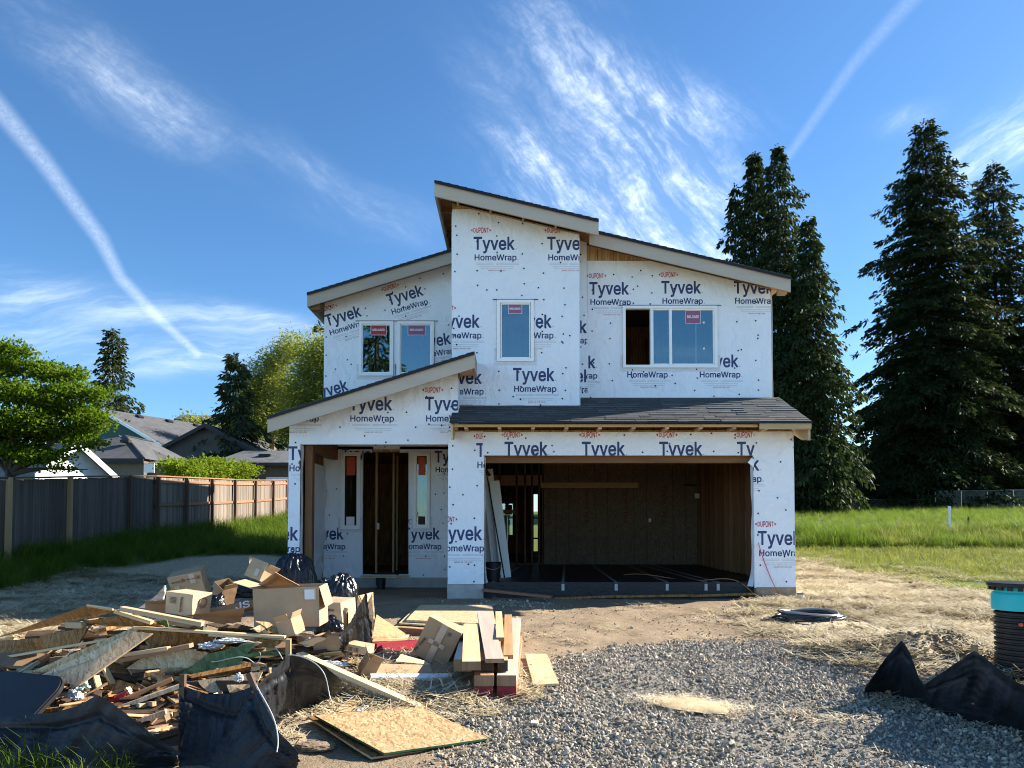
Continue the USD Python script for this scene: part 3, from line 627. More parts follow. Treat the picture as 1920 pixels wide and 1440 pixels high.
# lettering ---------------------------------------------------------
_words = {}
def word(text, bold=True):
    if (text, bold) not in _words:
        m = meshkit.text_mesh(text, 1.0, .01, bold); n = m.face_normals
        tri = m.triangles[n[:, 2] > .9][:, :, :2]
        P = shapely.union_all(shapely.polygons(np.concatenate([tri, tri[:, :1]], 1)).tolist())
        x0 = P.bounds[0]; _words[(text, bold)] = shapely.affinity.translate(P, -x0, 0)
    return _words[(text, bold)]
def fit(text, x, y, width, cap, bold=True):
    P = word(text, bold); w = P.bounds[2]
    return shapely.affinity.translate(shapely.affinity.scale(P.buffer(.006 if bold else 0), width / w, cap, origin=(0, 0)), x, y)
def logo(x, y, width, h):
    P = shapely.affinity.scale(word('DUPONT'), .72 * width / word('DUPONT').bounds[2], h * .72, origin=(0, 0))
    P = shapely.transform(shapely.segmentize(P, .03), lambda c: np.c_[c[:, 0], (c[:, 1] - h * .36) * (1.32 - .75 * np.abs(c[:, 0] / (.72 * width) - .5)) + h * .36])
    P = shapely.affinity.translate(P, .14 * width, 0)
    a = Polygon([(.01 * width, h * .36), (.10 * width, h * .6), (.10 * width, h * .12)]); b = Polygon([(.99 * width, h * .36), (.90 * width, h * .6), (.90 * width, h * .12)])
    return shapely.affinity.translate(shapely.union_all([P, a, b]), x, y)
def block(which):
    """one repeat of the print, baseline-left of the big word at the origin; metres"""
    navy, red, grey = [], [], []
    if 'T' in which: navy.append(fit('Tyvek', 0, 0, .77, .235)); grey.append(Point(.80, .012).buffer(.011))
    if 'H' in which: navy.append(fit('HomeWrap', .02, -.205, .79, .108)); grey.append(Point(.84, -.195).buffer(.010))
    if 'D' in which: red.append(logo(-.06, .325, .40, .115))
    if 'S' in which:
        for a, b, y in ((.05, .38, -.262), (.42, .86, -.262), (.05, .38, -.285), (.42, .86, -.285), (.10, .76, -.332)): grey.append(sbox(a, y, b, y + .006))
        grey.append(fit('FOR CODE DATA www.construction', .14, -.372, .62, .016, False)); red.append(fit('MADE IN THE USA', .28, -.412, .32, .022, False))
    return navy[::1], red, [shapely.union_all(grey)] if grey else []

_rgn = np.random.default_rng(5)
def wrap(pg, Y, blocks=(), nails=.30, deep=.006, extra_nails=()):
    """one sheet of wrap over the wall that has its face at Y, with its print and cap nails"""
    s = hp('house_wrap', prism(pg, Y - deep, Y), MAT['wrap'])
    lay = [[], [], []]; pin = lambda P, x, z, rot: shapely.affinity.translate(shapely.affinity.rotate(P, rot, origin=(0, 0)), x, z).intersection(pg)
    for (px, py, rot, which) in blocks:
        x, z = xz(px, py, Y)
        for k, P in enumerate(block(which)):
            lay[k] += [q for q in (pin(p, x, z, rot) for p in P) if q.area > 1e-5]
    for nm, mat, L in (('printed_lettering', 'navy', lay[0]), ('printed_logo', 'logo_red', lay[1]), ('fine_print', 'grey_print', lay[2])):
        for q in ([shapely.union_all(L)] if nm == 'fine_print' and L else L):
            m = prism(q, Y - deep - .0015, Y - deep + .002)
            if m is not None: hp(nm, m, MAT[mat], s, kind='stuff')
    if nails:
        x0, z0, x1, z1 = pg.bounds; ds = []
        for x in np.arange(x0 + .08, x1, .405):
            for z in np.arange(z0 + .06, z1, nails):
                a, b = x + _rgn.normal(0, .035), z + _rgn.normal(0, .07)
                if _rgn.random() < .75 and pg.buffer(-.02).contains(Point(a, b)): ds.append((a, b))
        for k in range(int(pg.area * 1.6)):
            a, b = _rgn.uniform(x0, x1), _rgn.uniform(z0, z1)
            if pg.buffer(-.02).contains(Point(a, b)): ds.append((a, b))
        ds += list(extra_nails)
        ms = []
        for a, b in ds:
            c = trimesh.creation.cylinder(.0155, .006, sections=8); c.apply_transform(trimesh.transformations.rotation_matrix(math.pi / 2, (1, 0, 0))); c.apply_translation((a, Y - deep - .002, b)); ms.append(c)
        if ms: hp('cap_nail', cat_(ms), MAT['cap'], s, kind='stuff')
    return s

# roof lines (top edge of each fascia, seen from the front) ---------
def line(p, q, Y):
    (x0, z0), (x1, z1) = xz(*p, Y), xz(*q, Y)
    return (x0, z0, x1, z1)
RT, RR, RL, RP = line((815, 342), (1122, 415), 13.45), line((1118, 436), (1481, 522), 14.05), line((577, 552), (850, 469), 15.2), line((503, 783), (890, 662), 13.0)
def zr(L, x): return L[1] + (L[3] - L[1]) * (x - L[0]) / (L[2] - L[0])
def under(L, x, d=.12): return zr(L, x) - d

def shed(L, y0, y1, name, x0=None, x1=None, fascia_h=.27, ends=()):
    x0 = L[0] if x0 is None else x0; x1 = L[2] if x1 is None else x1
    top = lambda d: [(x0, zr(L, x0) - d), (x1, zr(L, x1) - d)]
    sec = lambda a, b: Polygon(top(a) + top(b)[::-1])
    r = hp(name, prism(sec(.012, .035), y0, y1), MAT['osb_brown'])
    # courses of shingles, whose butt ends make the saw-toothed top edge
    L_ = x1 - x0; n = int(abs(L_) / .143); ms = []
    for k in range(n):
        a, b = x0 + L_ * k / n, x0 + L_ * (k + 1) / n
        lowleft = zr(L, x0) < zr(L, x1)
        za, zb = zr(L, a), zr(L, b)
        ms.append(prism(Polygon([(a, za - .012), (b, zb - .011), (b, zb + (.016 if lowleft else .027)), (a, za + (.027 if lowleft else .016))]), y0 - .065, y1))
    hp('shingle_course', cat_(ms), MAT['shingle'], r, kind='stuff')
    hp('fascia', prism(sec(.014, fascia_h), y0 - .04, y0), MAT['fascia'], r)
    hp('drip_edge', prism(sec(-.010, .042), y0 - .073, y0 - .066), MAT['cap'], r)
    for e in ends:
        x = x0 if e == 'l' else x1; s = -1 if e == 'l' else 1
        hp('fascia', bx(min(x, x - s * .04), max(x, x - s * .04), y0 - .0, y1, zr(L, x) - fascia_h, zr(L, x) - .037), MAT['fascia'], r)
    return r

# walls -------------------------------------------------------------
def wallpoly(pts, Y): return poly(pts, Y)
# tower
tw_x0, tw_x1 = xz(847, 600, YT)[0], xz(1087, 600, YT)[0]
zb_t = xz(960, 770, YT)[1]
W1 = poly([(932, 563), (1001, 563), (1001, 678), (932, 678)], YT)
tower = Polygon([(tw_x0, zb_t), (tw_x1, zb_t), (tw_x1, under(RT, tw_x1)), (tw_x0, under(RT, tw_x0))])
hp('wall_panel', prism(tower.difference(W1.buffer(-.03)), YT + .001, YT + .15), MAT['osb'])
tw_wrap_u = poly([(847, 393), (906, 391), (935, 380), (1086, 420), (1087, 690), (1000, 690), (847, 690)], YT).difference(W1.buffer(.004))
tw_wrap_u = tw_wrap_u.intersection(Polygon([(tw_x0, 0), (tw_x1, 0), (tw_x1, under(RT, tw_x1, .15)), (tw_x0, under(RT, tw_x0, .15))]))
wrap(tw_wrap_u, YT, [(888, 468, 0, 'DTHS'), (1026, 468, 0, 'DTHS'), (822, 614, 0, 'DTHS'), (957, 614, 0, 'DTHS')])
tw_wrap_l = poly([(847, 686), (1087, 686), (1087, 763), (847, 760)], YT)
wrap(tw_wrap_l, YT - .006, [(962, 714, 0, 'THS'), (826, 719, 0, 'THS')], .26, .004)
shed(RT, 13.45, 27.9, 'tower_roof', ends=('l',))
# lookouts under the high, left overhang of the tower and its front edge
for k, y in enumerate(np.arange(13.75, 27.5, .61)):
    if y < 20: hp('lookout', bx(RT[0] + .042, tw_x0 - .001, y, y + .038, zr(RT, RT[0]) - .17, zr(RT, RT[0]) - .05), MAT['brown_x'])
for x in np.arange(tw_x0 + .1, tw_x1 + .1, .61):
    hp('lookout', bx(x, x + .038, 13.451, YT, zr(RT, x + .038) - .165, zr(RT, x + .038) - .04), MAT['lumber_y'])
# right section
rx0, rx1 = tw_x1, xz(1448, 650, YR)[0]
zb_r = xz(1200, 752, YR)[1]
W2 = poly([(1168, 574), (1344, 574), (1344, 690), (1168, 690)], YR)
rwall = Polygon([(rx0 - .2, zb_r), (rx1, zb_r), (rx1, under(RR, rx1)), (rx0 - .2, under(RR, rx0 - .2))])
hp('wall_panel', prism(rwall.difference(W2.buffer(-.03)), YR + .001, YR + .15), MAT['osb'])
lim = Polygon([(rx0 - .2, 0), (rx1, 0), (rx1, under(RR, rx1, .14)), (rx0 - .2, under(RR, rx0 - .2, .14))])
wrap(poly([(1101, 489), (1236, 490), (1262, 480), (1444, 500), (1448, 746), (1101, 749)], YR).intersection(lim).difference(W2.buffer(.004)), YR, [(1105, 552, 0, 'DTHS'), (1240, 550, 0, 'DTHS'), (1376, 550, 0, 'DTHS'), (1042, 690, 0, 'THS'), (1174, 688, 0, 'THS'), (1310, 688, 0, 'THS')])
wrap(poly([(1084, 445), (1100, 441), (1101.5, 750), (1084, 752)], YR - .006), YR - .006, [(1026, 624, 0, 'TH'), (1034, 716, 0, 'TH')], .2, .004)
for x in (1120, 1150, 1180): hp('seam', prism(poly([(x, 440), (x + 1.5, 440), (x + 1.5, 489), (x, 489)], YR).intersection(lim), YR - .003, YR + .002), MAT['brown_z'])
shed(RR, 14.05, 27.9, 'right_roof', x0=tw_x1 + .2)
hp('rafter_tail', bx(rx1 + .005, RR[2] - .05, 14.06, 14.2, zr(RR, RR[2]) - .29, zr(RR, RR[2]) - .16), MAT['orange_wood'])
# left section
lx0, lx1 = xz(608, 650, YL)[0], tw_x0
zb_l = 2.9
W3 = poly([(674, 603), (738, 604), (736, 705), (674, 705)], YL); W4 = poly([(747, 605), (814, 605), (813, 700), (745, 705)], YL)
(ax, az), (bx_, bz) = W3.centroid.coords[0], W4.centroid.coords[0]
W3 = sbox(W3.bounds[0], W3.bounds[1], W3.bounds[2], W3.bounds[3]); W4 = sbox(W4.bounds[0], W3.bounds[1], W4.bounds[2], W3.bounds[3])
lwall = Polygon([(lx0, zb_l), (lx1 + .2, zb_l), (lx1 + .2, under(RL, lx1 + .2)), (lx0, under(RL, lx0))])
hp('wall_panel', prism(lwall.difference(W3.buffer(-.03)).difference(W4.buffer(-.03)), YL + .001, YL + .15), MAT['osb'])
liml = Polygon([(lx0, zb_l), (lx1 + .15, zb_l), (lx1 + .15, under(RL, lx1 + .15, .14)), (lx0, under(RL, lx0, .14))])
wrap(liml.difference(W3.buffer(.004)).difference(W4.buffer(.004)), YL, [(613, 612, 17, 'DTHS'), (729, 573, 17, 'DTHS'), (588, 751, 17, 'TH'), (778, 655, 9, 'THS')], .33)
shed(RL, 15.2, 27.9, 'left_roof', x1=tw_x0 - .003, ends=('l',))
hp('rafter_tail', bx(RL[0] + .05, lx0 - .005, 15.25, 15.45, zr(RL, RL[0]) - .30, zr(RL, RL[0]) - .16), MAT['brown_x'])

# porch gable and left pillar
gx0, gx1 = xz(541, 900, YG)[0], xz(858, 900, YG)[0]
zbeam = xz(700, 832, YG)[1]
gable = Polygon([(gx0, zbeam), (gx1, zbeam), (gx1, under(RP, gx1)), (gx0, under(RP, gx0))])
hp('wall_panel', prism(gable, YG + .02, YG + .15), MAT['osb'])
glim = Polygon([(gx0, zbeam - .01), (gx1, zbeam - .01), (gx1, under(RP, gx1, .14)), (gx0, under(RP, gx0, .14))])
wrap(glim, YG + .02, [(655, 769, 0, 'DTHS'), (797, 769, 0, 'DTHS'), (514, 769, 0, 'THS')], .27)
hp('house_wrap', bx(gx1 + .0005, gx1 + .006, YG + .016, YT - .01, zbeam + .3, under(RP, gx1, .25)), MAT['wrap'])   # sheet folded round the gable's corner
hp('wall_panel', bx(gx1 - .12, gx1, YG + .151, YT - .01, zbeam, under(RP, gx1)), MAT['osb'])
shed(RP, 13.0, YL - .01, 'porch_roof', ends=('r',))
hp('soffit_block', bx(gx1 + .05, RP[2] - .045, 13.01, 13.5, zr(RP, RP[2]) - .30, zr(RP, RP[2]) - .25), MAT['orange_wood'])
for x in np.arange(gx0 + .3, gx1, .61): hp('lookout', bx(x, x + .038, 13.001, YG + .015, zr(RP, x) - .16, zr(RP, x) - .04), MAT['lumber_y'])
px1 = xz(563, 900, YG)[0]
pil = Polygon([(gx0, .12), (px1, .12), (px1, zbeam), (gx0, zbeam)])
hp('porch_post', prism(pil, YG + .001, YG + .14), MAT['brown_z'])
wrap(pil.difference(sbox(px1 - .02, zbeam - .45, px1 + .1, zbeam - .3)), YG + .001, [(541, 862, 0, 'DTHS'), (478, 1013, 0, 'DTHS')], .36)
# wrap turned round the post, wavy
def curtain(x, y0, y1, z0, z1, amp, n=14, m=30, seed=0, flare=0.0):
    v = []
    for a in np.linspace(0, 1, n):
        for b in np.linspace(0, 1, m):
            w = amp * (meshkit.fbm(np.array([[a * 1.5 + seed, b * 5, seed]]), 3, seed)[0] - .5) * 2
            v.append((x + w * (.3 + a) + flare * max(0, 1 - b * 6) ** 2 * (.3 + a), y0 + (y1 - y0) * a, z0 + (z1 - z0) * b))
    i, j = np.meshgrid(np.arange(n - 1), np.arange(m - 1), indexing='ij'); q = i * m + j
    return (np.array(v), np.stack([q, q + 1, q + m + 1, q + m], -1).reshape(-1, 4))
hp('house_wrap', curtain(px1 + .012, YG - .008, YG + .16, .12, zbeam - .02, .02, seed=3), MAT['wrap'], smooth=True)
hp('porch_post', bx(px1 + .04, px1 + .17, YG + .17, YG + .33, .1, zbeam), MAT['brown_z'])
hp('header_beam', bx(px1 - .2, gx1 - .1, YG + .16, YG + .30, zbeam + .03, zbeam + .30), MAT['brown_x'])
hp('corner_stud', bx(px1 + .02, px1 + .06, YG + .55, YG + .60, .1, 2.95), MAT['brown_z'])
hp('header_beam', bx(px1 + .02, px1 + .16, YG + .33, YL, zbeam - .10, zbeam + .25), MAT['brown_x'])
# porch side wall with loose wrap, back wall with door opening and sidelights
hp('wall_panel', bx(lx0 - .1, lx0 - .005, YG + .34, YL, .1, 3.0), MAT['osb_brown'])
v_, f_ = curtain(lx0 + .05, YG + .75, YL - .03, .2, zbeam - .25, .09, 24, 44, seed=8)
hp('house_wrap', (v_, f_), MAT['wrap'], smooth=True)
DOOR = poly([(680, 849), (766, 849), (766, 1077), (680, 1077)], YL)
S1 = sbox(*poly([(640, 848), (675, 848), (675, 992), (640, 992)], YL).bounds); S2 = sbox(*poly([(776, 848), (806, 848), (806, 991), (776, 991)], YL).bounds)
zw = xz(700, 1083, YL)[1]
pback = sbox(lx0, zw, xz(842, 900, YL)[0] + .3, 3.0)
hp('wall_panel', prism(pback.difference(DOOR.buffer(.02)).difference(S1.buffer(-.025)).difference(S2.buffer(-.025)), YL + .001, YL + .15), MAT['osb'])
notch = poly([(700, 830), (750, 830), (750, 850), (700, 850)], YL)
sill = poly([(698, 1074), (748, 1074), (748, 1090), (698, 1090)], YL)
wrap(sbox(lx0 + .02, zw, xz(842, 900, YL)[0] + .3, 2.96).difference(DOOR).difference(S1.buffer(.004)).difference(S2.buffer(.004)).difference(notch).difference(sill), YL, [(575, 1011, 0, 'THS'), (755, 1011, 0, 'DTHS'), (641, 862, 0, 'DT'), (815, 867, 0, 'DTHS')], .42)
x0d, z0d, x1d, z1d = DOOR.bounds
for s, x in ((1, x0d - .01), (-1, x1d + .01)):
    hp('house_wrap', curtain(x, YL - .012, YL + .13, z0d, z1d, .015 * s, seed=12 + s), MAT['wrap'], smooth=True)
hp('door_sill', bx(x0d - .02, x1d + .02, YL - .02, YL + .16, z0d - .06, z0d - .015), MAT['lumber'])
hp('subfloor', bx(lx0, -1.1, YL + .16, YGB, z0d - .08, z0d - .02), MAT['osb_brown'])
hp('foundation_wall', bx(lx0 - .05, xz(842, 900, YL)[0] + .3, YL + .01, YL + .2, -.3, zw + .01), MAT['concrete'])
hp('flashing', bx(x0d - .05, x1d - .25, YL - .014, YL + .0, zw - .005, zw + .06), MAT['wrap'])
# studs and rough room behind the doorway
for k, (x, y) in enumerate([(-3.02, 16.5), (-2.70, 17.4), (-2.66, 16.6), (-2.28, 18.6), (-2.05, 18.8), (-1.85, 18.8), (-2.5, 19.3)]):
    hp('stud', bx(x, x + .045, y, y + .09, z0d - .02, 2.92), MAT['lumber_z'])
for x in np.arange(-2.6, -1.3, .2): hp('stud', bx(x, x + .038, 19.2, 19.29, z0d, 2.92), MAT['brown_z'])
hp('partition', bx(lx0, -1.1, YGB - .1, YGB, 0, 2.92), MAT['osb_brown'])
hp('switch_box', bx(-2.985, -2.93, 16.48, 16.5, 1.22, 1.36), MAT['white_tape'])

# garage ------------------------------------------------------------
cx0, cx1, cx2, cx3 = xz(840, 950, YG)[0], xz(908, 950, YG)[0], xz(1416, 950, YG)[0], xz(1489, 950, YG)[0]
zhead = xz(1100, 854, YG)[1]; ztop = 3.02; zc0 = xz(870, 1094, YG)[1]
gwall = sbox(cx0, zc0, cx3, ztop).difference(sbox(cx1, -1, cx2, zhead))
hp('wall_panel', prism(gwall, YG + .001, YG + .14), MAT['osb'])
wrap(sbox(cx0, zc0 - .01, cx1, ztop - .02).difference(sbox(xz(906, 900, YG)[0], 2.55, 5, 4)), YG, [(893, 856, 0, 'DTHS'), (823, 1012, 0, 'DTHS')], .34)
wrap(sbox(xz(905, 900, YG)[0], zhead, cx2 - .004, ztop - .03), YG - .004, [(946, 853.5, 0, 'DT'), (1091, 853.5, 0, 'DT'), (1236, 853.5, 0, 'DT'), (1382, 853.5, 0, 'DT')], .22)
zc1 = xz(1450, 1102, YG)[1]
wrap(sbox(cx2 - .032, zc1, cx3, ztop - .02), YG, [(1421, 1021, 0, 'DTHS'), (1343, 882, 0, 'DTHS'), (1487, 862, 0, 'DTHS')], .42)
hp('house_wrap', curtain(cx2 - .03, YG - .014, YG + .14, zc1 + .02, zhead - .03, -.022, seed=21, flare=-.075), MAT['wrap'], smooth=True)
hp('house_wrap', curtain(cx1 + .012, YG - .014, YG + .14, zc0, zhead - .02, .02, seed=25, flare=.05), MAT['wrap'], smooth=True)
hp('house_wrap', bx(cx3 + .001, cx3 + .007, YG - .005, YB, zc1 - .02, 3.0), MAT['wrap'])
hp('torn_wrap', trimesh.Trimesh([(cx2 - .07, YG - .03, zhead - .05), (cx2 - .14, YG - .05, zhead - .13), (cx2 - .03, YG - .02, zhead - .22), (cx2 + .0, YG - .012, zhead - .08)], [[0, 1, 2], [0, 2, 3]], process=False), MAT['wrap'])
hp('foundation_pier', bx(cx0 - .01, cx1 - .015, YG + .005, YG + .25, -.3, zc0 + .01), MAT['concrete'])
hp('foundation_pier', bx(cx2 + .0, cx3 + .01, YG - .012, YG + .25, -.3, zc1 + .012), MAT['muddy'])
hp('header_beam', bx(cx1 - .02, cx2 + .02, YG + .145, YG + .30, zhead - .12, zhead + .2), MAT['brown_x'])
# floor: black membrane with a turned-down front edge, tape seams, form boards
zfl = .285
mem = hp('garage_floor', bx(cx1 - .05, 4.88, YG + .12, YGB - .02, -.1, zfl), MAT['membrane'])
for xf_, xb_ in ((-.35, .28), (.92, 1.35), (1.88, 2.06), (2.80, 2.95), (3.50, 3.3), (3.72, 3.6)):
    hp('seam_tape', bar((xf_, YG + .13, zfl + .002), (xb_, YGB - .3, zfl + .002), .05, .004), MAT['tape'], mem)
    if xf_ > 0: hp('tape_patch', bx(xf_ - .026, xf_ + .026, YG + .112, YG + .1205, zfl - .15, zfl - .03), MAT['floor_tape'], mem)
# side and back of the garage
hp('garage_side_wall', bx(4.90, 5.015, YG + .14, YB, -.1, 3.0), MAT['osb_brown'])
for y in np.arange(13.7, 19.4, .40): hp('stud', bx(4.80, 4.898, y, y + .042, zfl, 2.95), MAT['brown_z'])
hp('sill_plate', bx(4.78, 4.899, YG + .3, YGB - .03, zfl - .05, zfl + .0), MAT['lumber_y'])
hp('electric_panel', bx(4.74, 4.83, 13.95, 14.30, 1.15, 1.95), MAT['green_panel'])
hp('junction_box', bx(4.70, 4.80, 19.1, 19.2, 2.0, 2.12), MAT['cream'])
bx0, bx1 = xz(1018, 950, YGB)[0], xz(1306, 950, YGB)[0]
edges = np.linspace(bx0, bx1 + .06, 5)
for k in range(4):
    x0, x1 = edges[k] + .004, edges[k + 1] - .004
    pnl = hp('strand_board_panel', bx(x0, x1, YGB, YGB + .012, zfl - .02, 2.9), MAT['osb_wall'])
    for xx in (x0 + (x1 - x0) / 3, x0 + (x1 - x0) * 2 / 3): hp('stud_line', bx(xx - .006, xx + .006, YGB - .0015, YGB + .002, zfl, 2.88), MAT['ink'], pnl)
    tx = shapely.affinity.rotate(fit('TALLWALL', 0, 0, 1.05, .10), -90 if k == 0 else 90, origin=(0, 0))
    tx = shapely.affinity.translate(tx, x0 + (.10 if k == 0 else .17), 2.32 if k == 0 else 1.35)
    hp('printed_lettering', prism(tx, YGB - .0015, YGB + .002), MAT['ink_red'], pnl)
hp('wall_core', bx(bx0, 5.0, YGB + .013, YGB + .1, 0, 2.95), MAT['osb_brown'])
zl = xz(1100, 905, YGB)[1]
hp('ledger_board', bx(bx0 - .06, xz(1196, 905, YGB)[0], YGB - .045, YGB - .002, zl - .14, zl), MAT['lumber_y'])
hp('pipe_stub', tube([at(1281, 909, YGB - .03), at(1303, 910, YGB - .05), at(1334, 907, YGB - .05)], .02, 8), MAT['black'])
hp('outlet_box', bx(*(xz(1216, 975, YGB)[0] + np.array([0, .06])), YGB - .04, YGB - .002, xz(1216, 979, YGB)[1], xz(1216, 972, YGB)[1]), MAT['white_tape'])
# open stud wall left of the panels, room and rear wall behind it
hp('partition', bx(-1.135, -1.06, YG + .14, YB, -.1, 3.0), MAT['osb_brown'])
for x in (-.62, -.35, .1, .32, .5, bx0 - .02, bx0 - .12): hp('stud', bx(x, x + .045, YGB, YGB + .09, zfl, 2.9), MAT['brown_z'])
hp('sill_plate', bx(-1.1, bx0, YGB, YGB + .09, zfl - .06, zfl + .03), MAT['brown_x'])
hp('stud_block', bx(-.62, .10, YGB + .01, YGB + .08, 1.62, 1.72), MAT['brown_x'])
hp('top_plate', bx(-1.1, bx0, YGB + .0, YGB + .09, 2.35, 2.62), MAT['red_wood'])
hp('duct_pipe', tube([(-.13, YGB + .3, zfl), (-.13, YGB + .3, 1.55)], .045, 12), MAT['silver'], smooth=True)
vv = [(.055 + .012 * math.sin(k * 1.1), 1.6 + k * .012) for k in range(80)]
hp('flexible_duct', lathe(vv, 14).apply_translation((-.13, YGB + .3, 0)), MAT['black'], smooth=True)
rear = sbox(lx0, -.3, 5.0, 2.95)
slot = sbox(.80, .35, .95, 2.45); rw = sbox(-.45, .95, .02, 2.1)
hp('rear_wall', prism(rear.difference(slot).difference(rw), YB, YB + .15), MAT['red_wood'])
hp('window_pane', bx(-.45, .02, YB + .06, YB + .066, .95, 2.1), MAT['glass_clear'])
hp('sticker', bx(-.25, .0, YB + .05, YB + .055, 1.7, 2.05), MAT['orange_sticker'])
for z in (.8, 1.55): hp('stud_block', bx(.6, 1.05, YB - .1, YB - .01, z, z + .05), MAT['brown_x'])
# ceilings, upper floor, outer walls
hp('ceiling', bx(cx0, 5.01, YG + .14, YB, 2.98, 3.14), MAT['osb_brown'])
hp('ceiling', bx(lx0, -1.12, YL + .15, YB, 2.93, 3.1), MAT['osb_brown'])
hp('side_wall', bx(lx0 - .0, lx0 + .12, YL + .15, YB, -.3, zr(RL, lx0) - .15), MAT['osb'])
hp('side_wall', bx(rx1 - .12, rx1 - .0, YR + .15, YB, 3.14, zr(RR, rx1) - .15), MAT['osb'])
hp('house_wrap', bx(lx0 - .007, lx0 - .001, YL + .01, YB, .2, zr(RL, lx0) - .3), MAT['wrap'])
hp('house_wrap', bx(rx1 + .001, rx1 + .007, YR + .0, YB, zb_r, zr(RR, rx1) - .16), MAT['wrap'])
hp('side_wall', bx(tw_x0, tw_x0 + .1, YT + .151, YB, 5.6, zr(RT, tw_x0) - .13), MAT['osb'])
hp('house_wrap', bx(tw_x0 - .007, tw_x0 - .001, YT + .0, YB, 5.6, zr(RT, tw_x0) - .3), MAT['wrap'])
hp('side_wall', bx(tw_x1 - .1, tw_x1, YT + .151, YB, 3.3, zr(RT, tw_x1) - .13), MAT['osb'])
hp('house_wrap', bx(tw_x1 + .001, tw_x1 + .006, YT - .004, YR - .012, zb_t + .1, zr(RT, tw_x1) - .22), MAT['wrap'])
hp('rear_wall', bx(lx0, 5.0, YB, YB + .15, 2.96, 5.6), MAT['osb'])
hp('rear_wall', bx(tw_x0, tw_x1, YB, YB + .15, 5.61, 6.9), MAT['osb'])
for k in range(9): hp('stud', bx(1.5 + k * .4, 1.54 + k * .4, YR + 2.6, YR + 2.69, 3.2, 5.6), MAT['brown_z'])
hp('partition', bx(tw_x1, rx1 - .13, YR + 2.7, YR + 2.75, 3.14, 5.9), MAT['osb_brown'])
hp('stud_block', bx(1.6, 4.8, YR + 2.55, YR + 2.6, 4.9, 4.99), MAT['brown_x'])
hp('partition', bx(tw_x0 + .15, tw_x1 - .12, YT + 1.8, YT + 1.85, 3.3, 7.0), MAT['osb_brown'])
hp('partition', bx(lx0 + .13, tw_x0, YL + 2.6, YL + 2.65, 3.1, 6.0), MAT['osb_brown'])

# garage roof of separate shingles ----------------------------------
ev = at(1100, 788.5, 12.9); zt = xz(1480, 747, YR)[1] + .03
sl = (zt - ev[2]) / (YR - 12.9); ex0, ex1 = xz(843, 788, 12.9)[0], xz(1522, 788, 12.9)[0]
deck = Polygon([(12.9, ev[2] - .02), (YR - .01, zt - .02), (YR - .01, zt - .05), (12.9, ev[2] - .05)])
def along_x(pg, x0, x1):                                # polygon in (y, z) extruded along x
    m = trimesh.creation.extrude_polygon(pg, x1 - x0, engine='earcut'); v = m.vertices
    return trimesh.Trimesh(np.c_[x0 + v[:, 2], v[:, 0], v[:, 1]], m.faces, process=False)
groof = hp('garage_roof', along_x(deck, ex0, ex1 - .02), MAT['osb_brown'])
hp('drip_edge', bx(ex0, ex1 - .01, 12.868, 12.885, ev[2] - .05, ev[2] - .012), MAT['cap'], groof)
nc = 12; rs = np.random.default_rng(3)
for c in range(nc):
    y0 = 12.87 + (YR - 12.87) * c / nc; y1 = y0 + 1.12 * (YR - 12.87) / nc
    x = ex0 - rs.uniform(0, .25); zz0 = ev[2] - .02 + sl * (y0 - 12.9); zz1 = ev[2] - .02 + sl * (y1 - 12.9)
    while x < ex1:
        w = rs.choice([.2, .28, .33, .42]); a, b = max(x, ex0), min(x + w - .004, ex1)
        if b - a > .03 and not (y0 > YT - .02 and b < tw_x1):
            t = rs.choice([.013, .017, .024]); yj = y0 + rs.uniform(-.006, .006)
            hp('shingle', along_x(Polygon([(yj, zz0 + .002), (y1, zz1 + .001), (y1, zz1 + .004), (yj, zz0 + t)]), a, b), MAT['shingle'], groof)
        x += w
hp('fascia', bx(ex0 + .05, xz(1424, 790, 12.9)[0] - .004, 12.98, 13.02, ev[2] - .10, ev[2] - .055), MAT['lumber'], groof)
hp('fascia', bx(xz(1424, 790, 12.9)[0], ex1 - .01, 12.89, 12.93, ev[2] - .15, ev[2] - .052), MAT['lumber'], groof)
tri = Polygon([(12.935, ev[2] - .06), (YG + .3, ev[2] - .05 + sl * .5), (YG + .3, ev[2] - .12), (13.25, ev[2] - .30), (12.935, ev[2] - .34)])
hp('rake_board', along_x(tri, ex1 - .05, ex1 - .012), MAT['lumber'], groof)
hp('rake_board', along_x(tri, ex0 + .02, ex0 + .05), MAT['lumber'], groof)
for x in np.arange(ex0 + .25, 4.55, .585):
    hp('rafter_tail', bx(x, x + .06, 12.96, YG - .01, ev[2] - .14, ev[2] - .10), MAT['orange_wood'], groof)
hp('garage_roof', along_x(Polygon([(YR + .15, zt), (YR + .4, zt), (YR + .4, zt - .04), (YR + .15, zt - .04)]), ex0 + .1, 4.9), MAT['osb_brown'])

